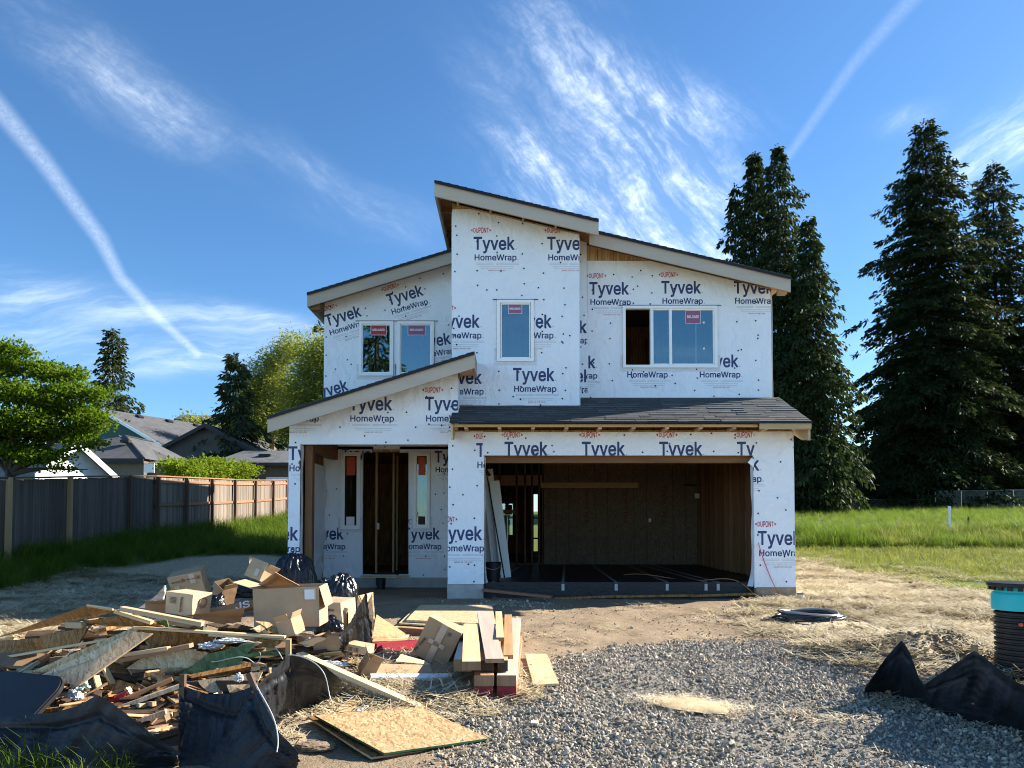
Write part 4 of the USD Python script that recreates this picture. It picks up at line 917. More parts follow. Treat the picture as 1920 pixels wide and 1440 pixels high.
# windows -----------------------------------------------------------
def window(rc, Y, panes, name='window', fr=.055, bars=(), stickers=(), flash=True, drip=True):
    """rc: shapely box of the frame; panes: [(x0,x1,kind)] in fractions; stickers: (x0,z0,x1,z1,material,text)"""
    x0, z0, x1, z1 = rc.bounds; ms = []
    ms += [bx(x0, x1, Y - .035, Y + .08, z0, z0 + fr), bx(x0, x1, Y - .035, Y + .08, z1 - fr, z1), bx(x0, x0 + fr, Y - .0345, Y + .08, z0 + fr, z1 - fr), bx(x1 - fr, x1, Y - .0345, Y + .08, z0 + fr, z1 - fr)]
    for b in bars: ms.append(bx(b - .025, b + .025, Y - .03, Y + .07, z0 + fr, z1 - fr))
    w = hp(name, cat_(ms), MAT['vinyl'])
    for a, b, kind in panes:
        xa, xb = x0 + (x1 - x0) * a, x0 + (x1 - x0) * b
        if kind != 'open':
            sm_ = .028
            hp('sash', cat_([bx(xa, xb, Y - .012, Y + .03, z0 + fr, z0 + fr + sm_), bx(xa, xb, Y - .012, Y + .03, z1 - fr - sm_, z1 - fr), bx(xa, xa + sm_, Y - .0115, Y + .03, z0 + fr + sm_, z1 - fr - sm_), bx(xb - sm_, xb, Y - .0115, Y + .03, z0 + fr + sm_, z1 - fr - sm_)]), MAT['vinyl'], w)
            hp('glass_pane', bx(xa + sm_, xb - sm_, Y + .008, Y + .014, z0 + fr + sm_, z1 - fr - sm_), MAT[kind], w)
    for (a, b, c, d, mat, txt) in stickers:
        xa, xb, za, zb = x0 + (x1 - x0) * a, x0 + (x1 - x0) * c, z0 + (z1 - z0) * b, z0 + (z1 - z0) * d
        hp('sticker', prism(sbox(xa, za, xb, zb), Y + .003, Y + .0065), MAT[mat], w)
        if txt:
            hp('printed_lettering', prism(fit(txt, xa + .12 * (xb - xa), za + .42 * (zb - za), .76 * (xb - xa), .2 * (zb - za)), Y + .0015, Y + .0045), MAT['print_white'], w)
            hp('sticker_border', prism(sbox(xa, za, xb, zb).difference(sbox(xa + .008, za + .008, xb - .008, zb - .008)), Y + .0018, Y + .0042), MAT['print_white'], w)
    if flash: hp('flashing_tape', prism(sbox(x0 - .05, z0 - .07, x1 + .05, z0 - .002).union(sbox(x0 - .05, z0 - .07, x0 - .003, z0 + .25)).union(sbox(x1 + .003, z0 - .07, x1 + .05, z0 + .25)), Y - .0095, Y - .003), MAT['flash'], w)
    if drip: hp('head_flashing', bx(x0 - .08, x1 + .08, Y - .02, Y - .007, z1 + .004, z1 + .018), MAT['drip'], w)
    return w
window(W1, YT, [(.09, .91, 'glass')], stickers=[(.30, .78, .68, .94, 'sticker_pink', 'MILGARD')])
x0, z0, x1, z1 = W2.bounds
window(W2, YR, [(.0, .30, 'open'), (.31, .505, 'glass'), (.505, .97, 'glass')], bars=(x0 + (x1 - x0) * .305, x0 + (x1 - x0) * .505), stickers=[(.665, .72, .83, .93, 'sticker_pink', 'MILGARD'), (.85, .3, .87, .33, 'white_tape', None), (.85, .72, .87, .75, 'white_tape', None)])
hp('glass_pane', bx(x0 + (x1 - x0) * .77, x0 + (x1 - x0) * .785, YR + .02, YR + .03, z0 + .09, z1 - .35), MAT['vinyl'])
window(W3, YL, [(.07, .93, 'glass')], stickers=[(.33, .75, .80, .94, 'sticker', 'MILGARD')])
window(W4, YL, [(.07, .93, 'glass')], stickers=[(.28, .75, .76, .94, 'sticker_pink', 'MILGARD')])
for S, side in ((S1, 0), (S2, 1)):
    window(S, YL, [(.12, .88, 'glass_clear')], fr=.05, stickers=[(.28, .70, .72, .94, 'orange_sticker', None), (.28, .05, .70, .16, 'white_tape' if side == 0 else 'ink', None)], drip=False)

# ------------------------------------------------------------------ things in and by the garage
def leaning(px0, py0, px1, py1, Yb, Yt, w, label):
    a, b = at(px0, py0, Yb), at(px1, py1, Yt)
    solo('leaning_panel', label, 'panel', bar(a, b, w, .02, up=(0, -1, .1)), MAT['cream'])
leaning(949, 1083, 927, 902, 14.6, 15.2, .20, 'widest pale board leaning inside the garage by the left jamb, farthest right')
leaning(934, 1078, 914, 880, 14.75, 15.35, .22, 'pale board leaning inside the garage between two other pale boards')
leaning(919, 1070, 906, 900, 14.9, 15.5, .17, 'pale board leaning behind the others, closest to the left garage jamb')
b = thing('bucket', 'black plastic bucket standing inside the garage at the left jamb', 'bucket', (at(924, 1085, 13.95)[0], 13.95, .287))
part(b, 'body', lathe([(0, 0), (.12, 0), (.165, .33), (.172, .335), (.165, .33), (.155, .31), (.115, .02), (0, .02)], 24), MAT['black'], smooth=40)
part(b, 'handle', tube([(.165 * math.cos(a), -.17 + .02 * math.sin(a), .33 - .12 * math.sin(a)) for a in np.linspace(0, math.pi, 12)], .005, 6), MAT['silver'])
br = thing('push_broom', 'dark broom with a long thin handle leaning among the pale boards', 'broom', at(946, 1085, 14.3))
p0, p1 = at(946, 1083, 14.3) - br.M[:3, 3], at(909, 868, 14.9) - br.M[:3, 3]
part(br, 'handle', tube([p0, p1], .014, 8), MAT['ink']); part(br, 'head', bar(p1 + (-.06, 0, -.02), p1 + (.10, .05, -.25), .09, .04), MAT['dark'])
solo('drain_pipe', 'short black drain pipe standing up before the porch doorway', 'pipe', lathe([(0, 0), (.085, 0), (.085, .1), (.1, .1), (.1, .24), (.08, .24), (.08, .1), (0, .1)], 20).apply_translation((*at(714, 1100, 15.2)[:2], .0)), MAT['black'], smooth=40)
solo('lumber_board', 'long grey board lying against the left edge of the black garage floor', 'board', bar(at(906, 1106, 13.35), at(1034, 1119, 12.95), .14, .045), MAT['fence_rail'])
for k, (a, b_, l) in enumerate([((1040, 1122), (1165, 1117), 'left'), ((1155, 1118), (1300, 1116), 'middle'), ((1295, 1117), (1418, 1113), 'right')]):
    p, q = at(*a, 13.38 - .03 * k), at(*b_, 13.38 - .02 * k)
    solo('form_board', f'weathered form board along the front of the black garage floor, {l} of three', 'board', bar(p, q, .12, .04), MAT['osb_brown'])
cs = [at(1422, 1018, YG - .03), at(1432, 1050, YG - .035), at(1447, 1088, YG - .04), at(1456, 1106, YG - .06), gp(1466, 1121, .02), gp(1490, 1128, .012), gp(1530, 1123, .012), gp(1556, 1128, .012), gp(1548, 1136, .012), gp(1570, 1141, .012), gp(1585, 1143, .012)]
solo('power_cord', 'thin red cord hanging down the right garage column and trailing onto the straw', 'cord', tube(spline(cs, 70), .007, 6), MAT['cord_red'], smooth=True)
solo('power_cord', 'thin tan cord snaking over the black garage floor towards the right column', 'cord', tube(spline([at(1200, 1092, 13.9) * 0 + (2.3, 15.4, .295), (3.0, 14.6, .295), (3.6, 13.9, .295), (4.1, 13.56, .292), (4.22, 13.48, .2), (4.36, 13.36, .05)], 50), .008, 6), MAT['cord_orange'], smooth=True)
w_ = thing('red_reel', 'small red plastic reel lying on the straw right of the garage column', 'reel', gp(1553, 1134, 0))
part(w_, 'spool', trimesh.creation.cylinder(.05, .10, sections=16).apply_transform(rotx(80)).apply_translation((0, 0, .05)), MAT['red_plastic'])
part(w_, 'handle', bar((-.09, 0, .03), (.10, .02, .06), .03, .03), MAT['cap'])
c_ = thing('paint_can', 'small white can with a dark rim at the foot of the right garage column', 'can', gp(1501, 1125, 0))
part(c_, 'body', trimesh.creation.cylinder(.06, .10, sections=20).apply_translation((0, 0, .05)), MAT['white_tape']); part(c_, 'lid', trimesh.creation.cylinder(.063, .015, sections=20).apply_translation((0, 0, .108)), MAT['cap'])

# coil of black hose
hc = gp(1520, 1164, 0); hs = thing('hose_coil', 'coil of black and grey hose lying on the dirt before the right garage column', 'hose', hc)
rh = np.random.default_rng(4); pts = []; 
for k in range(7 * 26):
    a = k / 26 * 2 * np.pi; turn = k / 26
    r = .37 + .05 * math.sin(turn * 2.3) ; pts.append((r * 1.08 * math.cos(a) + .03 * math.sin(turn * 5), r * .95 * math.sin(a) + .04 * math.cos(turn * 3), .022 + .014 * turn + .012 * math.sin(a * 3 + turn)))
part(hs, 'coil', tube(pts, .016, 8), MAT['hose'], smooth=True)
pts2 = [(.36 * math.cos(a) * (1 + .04 * math.sin(3 * a)), .36 * math.sin(a) - .03, .125 + .012 * math.sin(2 * a)) for a in np.linspace(.3, 6.2 + 2.2, 60)]
part(hs, 'outer_loop', tube(pts2, .015, 8), MAT['hose_grey'], smooth=True, label='grey loop on top of the black coil')
part(hs, 'loose_end', tube(spline([(-.3, .1, .1), (-.5, .15, .03), (-.68, .08, .018), (-.70, -.03, .018), (-.5, -.08, .018), (-.3, -.02, .05)], 40), .015, 8), MAT['hose'], smooth=True)
part(hs, 'loose_end', tube(spline([(.2, -.3, .03), (.35, -.38, .018), (.52, -.36, .018), (.55, -.28, .018), (.42, -.22, .018)], 30), .014, 8), MAT['hose'], smooth=True)

# sawdust spilt on the gravel
sc_ = gp(1297, 1328, 0); th = np.linspace(0, 2 * np.pi, 40, endpoint=False); V = [(0, 0, .045)]; rings = 9
for r in range(1, rings + 1):
    for a in th:
        k = r / rings; wob = 1 + .22 * (meshkit.fbm(np.array([[math.cos(a) * 2.6, math.sin(a) * 2.6, 3.3]]), 4, 2)[0] - .5) * 4
        X, Yv = .27 * k * wob * math.cos(a), .20 * k * wob * math.sin(a)
        V.append((X, Yv - .38 * X, .035 * (1 - k ** 2) + .025 * (meshkit.fbm(np.array([[X * 14, Yv * 14, 0]]), 3, 4)[0] - .5) + .01))
n = len(th); Fc = [[0, 1 + j, 1 + (j + 1) % n] for j in range(n)]
for r in range(rings - 1):
    for j in range(n): a, b = 1 + r * n + j, 1 + r * n + (j + 1) % n; Fc += [[a, a + n, b + n], [a, b + n, b]]
solo('sawdust', 'pale yellow patch of sawdust spilt on the grey gravel', 'sawdust', trimesh.Trimesh(np.array(V) + sc_ + (0, 0, .006), Fc, process=False), MAT['sawdust'], smooth=True, kind='stuff')
chips = tufts(4, 12, .04, .005, .014, .003, .1, seed=9, spread=.1)
ps = np.c_[rg.normal(0, .2, 1500), rg.normal(0, .115, 1500)]; ps[:, 1] -= .38 * ps[:, 0]; ps = ps + sc_[:2]
scatter('wood_shavings', chips, MAT['sawdust'], np.c_[ps, gz(ps[:, 0], ps[:, 1]) + .035], zquats(1500, rg, .2), np.repeat(rg.uniform(.7, 1.4, (1500, 1)), 3, 1), 'fine wood shavings strewn over and around the sawdust patch', 'shavings')

# ------------------------------------------------------------------ septic riser at the right edge
rp = np.array([4.83, 7.15, 0]); rp[2] = float(gz(rp[0], rp[1])[0]) - .05
ztp = at(1888, 1095, 7.15)[2] - rp[2]; zcl = at(1888, 1141, 7.15)[2] - rp[2]
ri = thing('riser_pipe', 'ribbed black riser pipe with turquoise collar and flat black lid at the right', 'riser', rp)
rr = .205; prof = []
for k in range(int((zcl) / .05)):
    z = k * .05; prof += [(rr - .018, z), (rr - .018, z + .012), (rr, z + .02), (rr, z + .042), (rr - .018, z + .05)]
part(ri, 'ribbed_pipe', lathe(prof, 40), MAT['black'], smooth=40)
hcol = ztp - zcl - .02
part(ri, 'collar', lathe([(rr + .015, zcl - .01), (rr + .02, zcl), (rr + .02, zcl + hcol * .62), (rr + .005, zcl + hcol * .72), (rr - .005, zcl + hcol * .75), (rr - .005, zcl + hcol), (rr - .03, zcl + hcol), (rr - .03, zcl)], 40), MAT['teal'], smooth=40)
part(ri, 'lid', cat_([lathe([(0, ztp - .02), (.255, ztp - .02), (.262, ztp - .012), (.262, ztp + .008), (.255, ztp + .016), (0, ztp + .022)], 40)] + [bx(-.012, .012, -.02, .02, -.035, -.0).apply_translation((.235, 0, ztp - .02)).apply_transform(rotz(a)) for a in range(0, 360, 20)]), MAT['black'], smooth=40)
part(ri, 'inlet_plug', trimesh.creation.cylinder(.018, .02, sections=12).apply_transform(rotx(90)).apply_translation((-.11, -.185, zcl - .13)), MAT['orange_sticker'])

# ------------------------------------------------------------------ black fabric silt fences
def fabric(tops, bots, n=60, m=16, fold=.035, seed=0, sag=.0, lean=(0, -.05)):
    T, B = spline(tops, n) if len(tops) > 2 else np.linspace(*np.array(tops), n), spline(bots, n) if len(bots) > 2 else np.linspace(*np.array(bots), n)
    return sheet(T, B, m, fold, seed, lean)
def poly_line(pts, n):
    pts = np.asarray(pts, float); d = np.r_[0, np.cumsum(np.linalg.norm(np.diff(pts, axis=0), axis=1))]
    s = np.linspace(0, d[-1], n); return np.c_[[np.interp(s, d, pts[:, k]) for k in range(3)]].T
def sheet(T, B, m, fold, seed, lean):
    n = len(T); v = []
    nrm = np.cross(T[-1] - T[0], B[n // 2] - T[n // 2]); nrm /= np.linalg.norm(nrm)
    for k in range(n):
        for q in range(m):
            t = q / (m - 1); p = T[k] * (1 - t) + B[k] * t
            s = k / n
            w = fold * ((meshkit.fbm(np.array([[s * 16 + t * 3, t * 1.7, seed]]), 4, seed)[0] - .5) * 2 * (.25 + math.sin(math.pi * min(1, t * 1.1)) ) + .4 * math.sin(t * 5 + s * 9) * t * .5) + .007 * math.sin(t * 62 + 5 * meshkit.fbm(np.array([[s * 4, t * 2, 1.0]]), 2, seed)[0]) * (math.exp(-s * 7) + .6 * math.exp(-(1 - s) * 7)) + .02 * math.exp(-((t - .1 - .25 * s) / .05) ** 2)
            v.append(p + nrm * w)
    i, j = np.meshgrid(np.arange(n - 1), np.arange(m - 1), indexing='ij'); a = i * m + j
    return (np.array(v), np.stack([a, a + 1, a + m + 1, a + m], -1).reshape(-1, 4))
def silt_fence(label, tops, bots, stakes, fold=.035, seed=0, n=70, m=56, extra=()):
    bots = [np.asarray(b) - (0, 0, .04) for b in bots]
    T = poly_line([p if len(p) == 3 and isinstance(p, np.ndarray) else p for p in tops], n); B = poly_line(bots, n)
    o = T.mean(0) * (1, 1, 0); t = thing('silt_fence', label, 'fabric fence', o)
    part(t, 'fabric', sheet(T, B, m, fold, seed, 0), MAT['silt'], smooth=True, world=True)
    for a, b in stakes: part(t, 'stake', bar(a, b, .034, .034, up=(0, 1, .01)), MAT['fence_post_new' if seed < 10 or seed in (19, 23) else 'fence_post'], world=True)
    for pts in extra: part(t, 'strap', tube(spline(pts, 40), 0.0045, 5), MAT['ribbon'], smooth=True, world=True)
    return t
# right fence: a high point, a dip, a second stake and the run out of frame
s1 = at(1690, 1196, 6.55); s1b = at(1664, 1300, 6.5); s2 = at(1827, 1208, 5.72); s2b = at(1826, 1320, 5.72)
silt_fence('black silt fence sagging between two wooden stakes on the gravel at the right',
    [at(1622, 1290, 6.15), at(1662, 1232, 6.3), at(1690, 1200, 6.3), at(1706, 1222, 6.25), at(1724, 1274, 6.05), at(1733, 1284, 5.95), at(1770, 1258, 5.8), at(1800, 1238, 5.65), at(1826, 1222, 5.5)],
    [gp(1620, 1292, .0), gp(1640, 1297, -.01), gp(1668, 1303, -.01), gp(1690, 1308, -.01), gp(1710, 1312, -.01), gp(1740, 1322, -.01), gp(1770, 1333, -.01), gp(1800, 1341, -.01), gp(1826, 1347, -.01)], [(s1b, s1 + (0, 0, .02)), (s2b, s2)], .025, 2)
silt_fence('black silt fence stretched tight from the right-hand stake out of the picture',
    [at(1812, 1229, 5.50), at(1828, 1220, 5.46), at(1850, 1236, 5.35), at(1890, 1268, 5.1), at(1960, 1308, 4.75), at(2060, 1345, 4.4)], [gp(1808, 1347, -.01), gp(1828, 1350, -.01), gp(1860, 1356, -.01), gp(1900, 1364, -.01), gp(1960, 1378, -.01), gp(2060, 1400, -.01)], [], .035, 5)
bk = at(1903, 1004, 30.2)
silt_fence('far piece of black silt fence standing in the tall grass at the right edge', [at(1886, 1002, 30), at(1905, 1008, 29), at(1960, 1018, 27.5)], [at(1886, 1034, 30), at(1905, 1040, 29), at(1960, 1050, 27.5)], [(at(1887, 1036, 30), at(1887, 1001, 30))], .04, 7, 24, 8)
# left fences in front of the scrap heap
k1, k1b = at(183, 1300, 4.75), gp(186, 1412, -.05)
silt_fence('black silt fence drooping in front of the scrap heap, bottom left corner',
    [at(-150, 1352, 5.0), at(-40, 1346, 4.9), at(40, 1341, 4.85), at(100, 1336, 4.8), at(150, 1322, 4.78), at(183, 1302, 4.75), at(215, 1322, 4.7), at(255, 1352, 4.65), at(300, 1388, 4.58), at(335, 1410, 4.5)],
    [gp(-150, 1460, 0), gp(-40, 1456, 0), gp(40, 1452, 0), gp(100, 1448, 0), gp(150, 1446, 0), gp(183, 1444, 0), gp(215, 1440, 0), gp(255, 1436, 0), gp(300, 1430, 0), gp(335, 1425, 0)], [(k1b, k1 + (0, 0, .005))], .045, 11)
m1, m1b = at(343, 1264, 4.98), gp(340, 1425, -.02); m2, m2b = at(466, 1262, 5.0), at(483, 1303, 5.0)
silt_fence('black silt fence panel hanging between two stakes in front of the scrap heap',
    [at(338, 1284, 4.96), at(360, 1292, 4.96), at(390, 1301, 4.97), at(430, 1301, 4.97), at(472, 1288, 4.98)], [gp(336, 1432, 0), gp(360, 1434, 0), gp(390, 1436, 0), gp(430, 1436, 0), gp(478, 1432, 0)], [(m1b, m1), (m2b, m2)], .025, 13)
silt_fence('black silt fence fold with a pale strap sweeping down to the bottom of the picture',
    [at(479, 1290, 4.9), at(484, 1296, 4.86), at(500, 1330, 4.75), at(525, 1375, 4.6), at(560, 1412, 4.5)], [gp(372, 1430, 0), gp(400, 1440, 0), gp(440, 1450, 0), gp(490, 1450, 0), gp(560, 1440, 0)], [], .03, 17, extra=[[at(480, 1284, 4.86), at(492, 1306, 4.8), at(512, 1345, 4.68), at(521, 1385, 4.57), at(519, 1410, 4.5)]])
q1, q1b = at(541, 1198, 5.5), gp(540, 1350, -.02)
silt_fence('black silt fence panel bowed between the leaning stake and the fallen studs',
    [at(478, 1288, 5.0), at(505, 1265, 5.2), at(530, 1240, 5.4), at(544, 1229, 5.5), at(575, 1232, 5.55), at(610, 1250, 5.6), at(641, 1276, 5.65)], [gp(480, 1378, -.01), gp(505, 1368, -.01), gp(525, 1356, -.01), gp(545, 1346, -.01), gp(580, 1328, -.01), gp(612, 1312, -.01), gp(641, 1300, -.01)], [(q1b, q1)], .03, 19, extra=[[at(540, 1228, 5.45), at(585, 1240, 5.45), at(607, 1262, 5.45), at(615, 1290, 5.45), at(624, 1320, 5.4)]])
t1, t1b = at(648, 1143, 6.6), gp(650, 1225, -.05)
silt_fence('black silt fence end hanging steeply from a short stake beside the trash bags',
    [at(640, 1190, 6.5), at(660, 1160, 6.6), at(684, 1114, 6.75), at(688, 1113, 6.75)], [gp(640, 1240, 0), gp(660, 1232, 0), gp(690, 1226, 0), gp(700, 1222, 0)], [(t1b, t1)], .035, 23, 40)

# ------------------------------------------------------------------ scrap heap: every board, sheet and box a thing of its own
def frame(o, x, y):
    x = x / np.linalg.norm(x); z = np.cross(x, y); z /= np.linalg.norm(z)
    M = np.eye(4); M[:3, 0], M[:3, 1], M[:3, 2], M[:3, 3] = x, np.cross(z, x), z, o; return M
def quad(name, label, cat, c, thick, mat, edge=None, bend=.0, seed=0):
    """a sheet whose upper face has the corners c (px, py, height above ground); its edges are real"""
    P = np.array([gp(*q) for q in c]); o = P.mean(0)
    M = frame(o, P[1] - P[0], P[-1] - P[0] if len(c) > 3 else P[2] - P[0])
    if M[2, 2] < 0 or (abs(M[2, 2]) < .25 and M[1, 2] > 0):
        M[:3, 1] *= -1; M[:3, 2] *= -1
    L = (P - o) @ M[:3, :3]; n = len(L)
    # subdivide the outline a little and roughen it: broken and sawn edges
    rq = np.random.default_rng(abs(hash((round(c[0][0]), round(c[0][1])))) % 10000 if False else int(c[0][0] * 7 + c[0][1] * 13))
    out = []
    for k in range(n):
        a, b = L[k], L[(k + 1) % n]
        for t in np.linspace(0, 1, 5)[:-1]: out.append(a + (b - a) * t + (rq.normal(0, .003, 3) * (1, 1, 0) if t else 0))
    out = np.array(out); top = out; bot = out - (0, 0, thick); m = len(out)
    V = np.vstack([top, bot, [top.mean(0) + (0, 0, bend)], [bot.mean(0) + (0, 0, bend)]])
    ccw = np.sum(top[:, 0] * np.roll(top[:, 1], -1) - np.roll(top[:, 0], -1) * top[:, 1]) > 0
    F = []
    for k in range(m):
        j = (k + 1) % m; F += [[2 * m, k, j], [2 * m + 1, m + j, m + k], [k, m + k, m + j], [k, m + j, j]]
    F = np.array(F); F = F if ccw else F[:, ::-1]
    if edge is None: return solo(name, label, cat, trimesh.Trimesh(V, F, process=False), MAT[mat], M)
    t = thing(name, label, cat, M=M); isd = np.arange(len(F)) % 4 >= 2
    part(t, 'face', trimesh.Trimesh(V, F[~isd], process=False), MAT[mat]); part(t, 'edge', trimesh.Trimesh(V, F[isd], process=False), MAT[edge])
    return t
def stick(name, label, cat, a, b, w, h, mat, roll=0, endmat=None):
    A, B = gp(*a), gp(*b); x = B - A; L = np.linalg.norm(x); y = np.cross((0, 0, 1), x)
    M = frame((A + B) / 2, x, y) @ rotx(roll)
    m = trimesh.creation.box((L, w, h)).apply_translation((0, 0, -h / 2))
    if endmat is None: return solo(name, label, cat, m, MAT[mat], M)
    t = thing(name, label, cat, M=M); part(t, 'beam', m, MAT[mat])
    s = 1 if B[1] < A[1] else -1
    part(t, 'painted_end', bx(s * L / 2 - .001 if s > 0 else -L / 2 - .003, L / 2 + .003 if s > 0 else -L / 2 + .001, -w / 2 + .001, w / 2 - .001, -h + .001, -.001), MAT[endmat])
    return t
SH, BD = 'sheet of board', 'board'
# back rows of the heap, top to bottom
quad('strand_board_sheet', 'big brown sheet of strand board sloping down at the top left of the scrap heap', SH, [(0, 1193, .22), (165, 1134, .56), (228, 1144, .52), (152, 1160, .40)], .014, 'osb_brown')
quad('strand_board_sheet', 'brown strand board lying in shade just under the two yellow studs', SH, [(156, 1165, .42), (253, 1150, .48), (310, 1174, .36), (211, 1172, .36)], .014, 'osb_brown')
quad('strand_board_strip', 'thin pale strip lying along the very top of the scrap heap', 'strip', [(163, 1133, .57), (212, 1140, .56), (214, 1143, .54), (165, 1136, .55)], .012, 'lumber')
stick('stud', 'long yellow stud crossing the top of the scrap heap', BD, (229, 1137, .58), (381, 1166, .42), .085, .036, 'lumber', 0)
stick('stud', 'shorter thin yellow stud just below the long one on top of the heap', BD, (218, 1143, .52), (286, 1164, .42), .05, .030, 'lumber', 0)
quad('cardboard_sheet', 'brown torn cardboard sheet propped on the heap below the shoe-box carton', 'cardboard', [(420, 1171, .30), (348, 1154, .40), (458, 1139, .52), (452, 1166, .32)], .006, 'card_dark')
quad('green_sheathing', 'small green sheathing scrap wedged under the yellow studs', SH, [(262, 1172, .36), (312, 1161, .42), (316, 1176, .34), (276, 1178, .33)], .012, 'green_panel')
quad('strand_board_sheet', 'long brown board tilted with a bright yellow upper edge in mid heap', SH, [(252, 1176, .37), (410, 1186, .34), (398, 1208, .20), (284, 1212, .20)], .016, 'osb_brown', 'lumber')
stick('stud', 'very long thin yellow stud running across the middle of the heap to the right', BD, (250, 1174, .40), (535, 1192, .34), .06, .02, 'lumber')
stick('stud', 'thin yellow stud lying below the very long one, right of mid heap', BD, (392, 1188, .33), (545, 1199, .28), .045, .02, 'lumber')
quad('strand_board_sheet', 'brown strand board piece facing the left edge of the picture, upper of two', SH, [(74, 1192, .28), (165, 1176, .38), (142, 1216, .18), (82, 1214, .18)], .014, 'osb_brown')
quad('strand_board_sheet', 'brown strand board piece cut by the left edge of the picture, lower of two', SH, [(-60, 1204, .22), (82, 1196, .26), (88, 1218, .14), (-40, 1232, .10)], .014, 'osb_brown')
stick('wood_block', 'short yellow wood block lying on top of the brown boards, left of mid heap', 'block', (127, 1166, .42), (157, 1167, .42), .05, .05, 'lumber')
quad('wood_wedge', 'yellow wood offcut at the left edge of the picture', 'offcut', [(-20, 1196, .25), (27, 1194, .26), (22, 1204, .2), (-20, 1205, .2)], .02, 'osb_pale')
stick('stud', 'long thin yellow lath slanting over the left part of the heap', BD, (15, 1229, .13), (222, 1193, .30), .045, .022, 'lumber')
quad('white_scrap', 'torn white plastic strip standing up on the left of the heap', 'plastic scrap', [(118, 1236, .14), (125, 1228, .18), (157, 1200, .32), (152, 1206, .29)], .004, 'white_film')
quad('strand_board_sheet', 'long grey-tan strand board plank slanting down to the left with bright edge', SH, [(60, 1274, .21), (250, 1184, .49), (286, 1187, .46), (148, 1284, .165)], .018, 'osb_grey', 'lumber')
quad('strand_board_sheet', 'narrow strand board plank lying behind the long grey-tan one', SH, [(52, 1262, .20), (246, 1178, .475), (258, 1181, .47), (104, 1255, .215)], .016, 'osb')
stick('stud', 'reddish brown stud lying across the heap above the pale strand board', BD, (226, 1234, .18), (358, 1206, .30), .085, .036, 'red_wood')
stick('stud', 'pale stud lying just behind the reddish brown one in mid heap', BD, (222, 1226, .22), (316, 1212, .28), .06, .03, 'lumber')
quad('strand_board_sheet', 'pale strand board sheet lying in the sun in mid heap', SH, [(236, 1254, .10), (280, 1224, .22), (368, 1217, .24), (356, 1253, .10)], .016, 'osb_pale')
quad('strand_board_strip', 'short strand board offcut leaning between the pale and the green sheet', 'strip', [(354, 1252, .11), (366, 1220, .24), (391, 1224, .22), (362, 1254, .10)], .014, 'osb')
quad('green_sheathing', 'green sheathing sheet lying in the sun in front of the heap', SH, [(338, 1264, .07), (392, 1225, .22), (478, 1206, .29), (432, 1262, .07)], .014, 'green_panel', 'green_edge')
quad('green_sheathing', 'green sheathing strip with pale edge right of the green sheet', SH, [(448, 1232, .18), (475, 1222, .22), (536, 1220, .22), (534, 1226, .18)], .012, 'green_panel', 'green_edge')
for k, (c, m, l) in enumerate([
    ([(440, 1246, .12), (452, 1240, .15), (500, 1246, .13), (500, 1251, .10)], 'osb', 'lowest of the small boards right of the green sheet'),
    ([(437, 1254, .09), (446, 1249, .11), (486, 1249, .11), (490, 1260, .06)], 'osb_pale', 'pale little board just above the black fabric panel'),
    ([(465, 1201, .30), (492, 1204, .29), (470, 1216, .23), (448, 1210, .25)], 'lumber', 'yellow board end right of the white torn plastic'),
    ([(478, 1164, .40), (505, 1167, .38), (534, 1186, .30), (520, 1190, .29)], 'osb', 'board flap pointing at the large open carton'),
    ([(470, 1180, .36), (488, 1172, .38), (505, 1186, .31), (498, 1190, .29)], 'osb_pale', 'pale triangular offcut below the large open carton'),
    ([(478, 1198, .30), (530, 1202, .28), (512, 1216, .22), (480, 1212, .23)], 'osb_brown', 'brown offcut in the middle of the heap, right half'),
    ([(500, 1212, .23), (516, 1206, .26), (518, 1218, .2), (498, 1220, .19)], 'lumber', 'little yellow block between brown offcuts'),
    ([(560, 1205, .28), (598, 1192, .34), (612, 1196, .32), (585, 1210, .25)], 'card', 'torn brown strip right of the crushed carton'),
    ([(590, 1200, .30), (618, 1182, .38), (622, 1188, .36), (600, 1204, .28)], 'osb_brown', 'brown torn strip reaching towards the dark stake'),
]): quad('board_offcut', l, 'offcut', c, .016, m)
quad('strand_board_sheet', 'strand board offcut lying low in mid heap below the pale sheet', SH, [(284, 1281, .03), (300, 1257, .12), (330, 1260, .10), (320, 1280, .03)], .014, 'osb')
quad('strand_board_sheet', 'light strand board sheet lying behind the hanging black fabric panel', SH, [(371, 1276, .10), (492, 1259, .16), (472, 1298, .03), (390, 1298, .03)], .016, 'osb_pale')
quad('board_offcut', 'light plank offcut with broken dark end behind the hanging black fabric panel', 'offcut', [(425, 1284, .12), (468, 1282, .12), (470, 1297, .07), (430, 1298, .07)], .03, 'osb_pale')
for k, (a, b, l) in enumerate([((181, 1266, .12), (192, 1306, .0), 'short post standing out of the heap above the red plastic'), ((197, 1250, .16), (218, 1290, .02), 'short post leaning right of the other one above the red plastic'), ((240, 1288, .08), (254, 1310, .0), 'grey short post right of the red plastic')]):
    stick('short_post', l, 'post', a, b, .04, .03, 'lumber' if k < 2 else 'osb_grey')
stick('stud', 'long dull brown stud slanting up to the right below the strand board offcut', BD, (222, 1323, .02), (338, 1282, .14), .06, .03, 'osb_grey')
stick('stud', 'second dull brown stud slanting parallel behind the first', BD, (232, 1308, .04), (322, 1270, .14), .06, .03, 'red_wood')
stick('stud', 'brown stud lying level in front of the heap by the hanging panel', BD, (255, 1352, .02), (322, 1336, .06), .05, .03, 'lumber')
fr = thing('stud_corner', 'two short studs nailed to a corner lying before the heap', 'stud corner', gp(316, 1350, 0))
